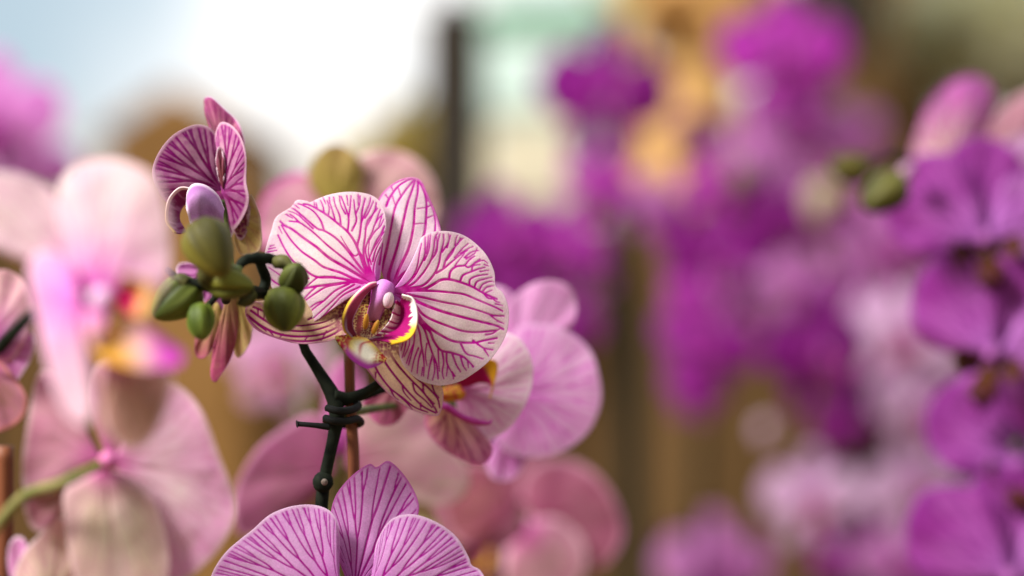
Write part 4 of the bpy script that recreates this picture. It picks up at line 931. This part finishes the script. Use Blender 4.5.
M_WALL = noise_mat('ochre_wall', (.15, .080, .026), (.18, .096, .032), 2.0, .85, .2, .2, .004)
M_WOOD = noise_mat('crate_wood', (.20, .095, .022), (.28, .14, .034), 6, .7, .3, .3, .003, (1, 1, 6))
M_DARK = noise_mat('dark_post', (.020, .014, .008), (.04, .03, .018), 6, .7, .3, .3, .003, (6, 6, .5))
M_DWOOD = noise_mat('dark_wood', (.15, .080, .026), (.18, .098, .032), 5, .7, .3, .3, .003)
M_MINT = noise_mat('mint_plastic', (.62, .80, .72), (.68, .84, .78), 4, .4, .5, .05, .001)
M_GREEN = noise_mat('green_plastic', (.18, .50, .30), (.24, .58, .36), 4, .4, .5, .05, .001)
M_CREAM = noise_mat('cream_card', (.66, .60, .42), (.72, .66, .50), 4, .8, .2, .1, .001)
M_WICK = noise_mat('wicker', (.60, .30, .08), (.86, .52, .20), 24, .7, .3, .6, .004, (1, 1, 3))
M_YLEAF = noise_mat('yellow_foliage', (.55, .42, .08), (.72, .60, .22), 12, .7, .3, .3, .002, transl=.55)
M_PALEF = noise_mat('pale_foliage', (.74, .72, .46), (.90, .88, .72), 10, .7, .3, .3, .002, transl=.6)

gr = mesh_obj('ground', [(-30, -3, 0), (30, -3, 0), (30, 60, 0), (-30, 60, 0)], [(0, 1, 2, 3)], M_GROUND, smooth=False); tag(gr, kind='structure')
D = 1.15
w1 = tag(pbox('low_wall', -900, 1900, 210, 470, D + .7, .12, M_WALL), 'low ochre brown wall closing the far background behind every orchid', 'wall')
w1.location.z -= .0
# wooden crate, post, bins, basket, hedge behind
cr = tag(empty('wooden_crate', W(188, 260, D)), 'brown wooden crate with a pitched lid against the bright window, upper left', 'crate')
pbox('crate_body', 100, 254, 134, 380, D, .35, M_WOOD, cr)
a, b, c = W(90, 138, D - .02), W(172, 84, D - .02), W(262, 130, D - .02)
Vv = [(p.x, p.y + q, p.z) for q in (0, .39) for p in (a, b, c)]
mesh_obj('lid', [(Vector(v) - wloc(cr)) for v in Vv], [(0, 1, 2), (5, 4, 3), (0, 3, 4, 1), (1, 4, 5, 2), (2, 5, 3, 0)], M_WOOD, cr, smooth=False)
tag(pbox('wooden_post', 424, 484, -6, 480, .80, .03, M_DARK), 'dark wooden post just left of the pale green bin', 'post')
tag(pbox('cabinet', 812, 948, -60, 400, D + .2, .4, M_DWOOD), 'dim brown wooden cabinet behind the pink orchid at the upper right', 'cabinet')
tag(pbox('board', 838, 882, -90, 52, D - .1, .2, M_DARK), 'dark narrow board at the top right of centre in front of the brown cabinet', 'board')
bn = tag(empty('storage_bin', W(545, 120, D)), 'pale mint plastic bin with a green lid on a cream carton', 'bin')
pbox('bin_body', 474, 630, 26, 118, D, .3, M_MINT, bn); pbox('lid', 470, 640, -4, 22, D - .02, .34, M_GREEN, bn)
tag(pbox('carton', 484, 596, 121, 215, D, .3, M_CREAM), 'cream carton under the pale mint bin', 'carton')
tag(pbox('shelf_unit', 470, 830, 218, 430, D - .05, .5, M_DWOOD), 'low brown shelf carrying the cream carton and the wicker basket', 'shelf')

def basket():
    r = tag(empty('wicker_basket', W(680, 200, D - .2)), 'golden wicker basket with a hooped handle behind the purple orchids', 'basket')
    V = []; F = []; n = 48; rows = 18
    c = W(680, 217, D - .1); k = KW * (FOC + D - .1) / 1024
    for j in range(rows + 1):
        f = j / rows; rad = (46 + 14 * math.sin(f * 2.2)) * k; z = f * 150 * k
        for i in range(n):
            a = 2 * math.pi * i / n; q = rad * (1 + .03 * math.sin(i * math.pi / 2 + j * math.pi))
            V.append(Vector((c.x + math.cos(a) * q, c.y + math.sin(a) * q, c.z + z)) - wloc(r))
    for j in range(rows):
        for i in range(n): F.append((j * n + i, j * n + (i + 1) % n, (j + 1) * n + (i + 1) % n, (j + 1) * n + i))
    o = mesh_obj('basket_body', V, F, M_WICK, r); md = o.modifiers.new('t', 'SOLIDIFY'); md.thickness = .006
    top = c.z + 150 * k; H = []
    for i in range(13):
        a = math.pi * i / 12; H.append(Vector((c.x - math.cos(a) * 56 * k, c.y, top + math.sin(a) * 90 * k)))
    tube('handle', H, [.008, .008], M_WICK, r, n=8)
    return r
basket()
def bush(name, x0, x1, y0, y1, dy, mat, label, seed, n=700, leaf=.03, cat='shrub', gr=None):
    rg = random.Random(seed); r = tag(empty(name, W((x0 + x1) / 2, y1, dy)), label, cat, gr)
    V = []; F = []; a = W(x0, y0, dy); b = W(x1, y1, dy); cx, cz = (a.x + b.x) / 2, (a.z + b.z) / 2; rx, rz = (b.x - a.x) / 2, (a.z - b.z) / 2
    for i in range(n):
        while True:
            u = Vector((rg.uniform(-1, 1), rg.uniform(-1, 1), rg.uniform(-1, 1)))
            if u.length < 1: break
        p = Vector((cx + u.x * rx, dy + u.y * min(rx, .35), cz + u.z * rz)); d = Vector((rg.gauss(0, 1), rg.gauss(0, 1), rg.gauss(0, 1))).normalized(); e = d.orthogonal().normalized()
        L = leaf * rg.uniform(.6, 1.3); k = len(V)
        for q in (p, p + d * L * .5 + e * L * .3, p + d * L, p + d * L * .5 - e * L * .3): V.append(q - wloc(r))
        F.append((k, k + 1, k + 2, k + 3))
    mesh_obj('foliage', V, F, mat, r, smooth=False)
    tube('trunk', [Vector((cx, dy, cz)), Vector((cx + .02, dy, cz - rz)), Vector((cx, dy, 0))], [.01, .012, .02], M_DARK, r, n=8)
    return r
bush('flowering_shrub', 366, 440, 128, 250, D - .2, M_YLEAF, 'yellow ochre leafy shrub left of the dark post', 4)
bush('flowering_shrub', 612, 780, -60, 60, D + .3, M_WICK, 'orange gold leafy shrub above the wicker basket', 5, n=1200)
bush('leafy_shrub', 905, 1120, -60, 96, D + .1, M_PALEF, 'pale yellow green shrub at the upper right corner', 6, n=1500)
bush('leafy_shrub', 930, 1180, 60, 300, D + .3, M_YLEAF, 'olive yellow shrub behind the top of the right edge purple orchid', 7, n=900)

# ================================================================== light
wd = bpy.data.worlds.new('World'); S.world = wd; wd.use_nodes = True
nt = wd.node_tree; bg = nt.nodes['Background']
tc = nt.nodes.new('ShaderNodeTexCoord'); sx = nt.nodes.new('ShaderNodeSeparateXYZ'); nt.links.new(tc.outputs['Generated'], sx.inputs[0])
nz = nt.nodes.new('ShaderNodeTexNoise'); nz.inputs['Scale'].default_value = 16; nz.inputs['Detail'].default_value = 1
nt.links.new(tc.outputs['Generated'], nz.inputs['Vector'])
rp = nt.nodes.new('ShaderNodeValToRGB'); rp.color_ramp.elements[0].position = .38; rp.color_ramp.elements[1].position = .56
rp.color_ramp.elements[0].color = (.56, .64, .70, 1); rp.color_ramp.elements[1].color = (1.0, .975, .95, 1)
nt.links.new(nz.outputs['Fac'], rp.inputs[0])
mr = nt.nodes.new('ShaderNodeMapRange'); mr.inputs['From Min'].default_value = -.19; mr.inputs['From Max'].default_value = -.095
nt.links.new(sx.outputs['X'], mr.inputs['Value'])
sk = nt.nodes.new('ShaderNodeMix'); sk.data_type = 'RGBA'; sk.inputs['A'].default_value = (.37, .47, .54, 1)
nt.links.new(mr.outputs[0], sk.inputs['Factor']); nt.links.new(rp.outputs[0], sk.inputs['B'])
mz = nt.nodes.new('ShaderNodeMapRange'); mz.inputs['From Min'].default_value = .035; mz.inputs['From Max'].default_value = .075
nt.links.new(sx.outputs['Z'], mz.inputs['Value'])
hz = nt.nodes.new('ShaderNodeMix'); hz.data_type = 'RGBA'; hz.inputs['A'].default_value = (.66, .60, .52, 1)
nt.links.new(mz.outputs[0], hz.inputs['Factor']); nt.links.new(sk.outputs['Result'], hz.inputs['B']); nt.links.new(hz.outputs['Result'], bg.inputs['Color'])
gm = nt.nodes.new('ShaderNodeMapRange'); gm.inputs['From Min'].default_value = -.5; gm.inputs['From Max'].default_value = .5
gm.inputs['To Min'].default_value = .55; gm.inputs['To Max'].default_value = 1.15; gm.interpolation_type = 'SMOOTHSTEP'
nt.links.new(sx.outputs['Y'], gm.inputs['Value']); nt.links.new(gm.outputs[0], bg.inputs['Strength'])
def area(name, loc, target, size, power, color):
    l = bpy.data.lights.new(name, 'AREA'); l.size = size; l.energy = power; l.color = color
    o = bpy.data.objects.new(name, l); link(o); o.location = loc
    o.rotation_euler = (Vector(target) - Vector(loc)).to_track_quat('-Z', 'Y').to_euler(); return o
area('window_light', (-1.2, -.6, 1.6), (0, 0, .45), .5, 68, (1, .965, .92))
S.view_settings.view_transform = 'Standard'; S.view_settings.look = 'None'; S.view_settings.exposure = .32; S.view_settings.gamma = 1
S.cycles.use_denoising = True; S.cycles.max_bounces = 6; S.cycles.transparent_max_bounces = 4
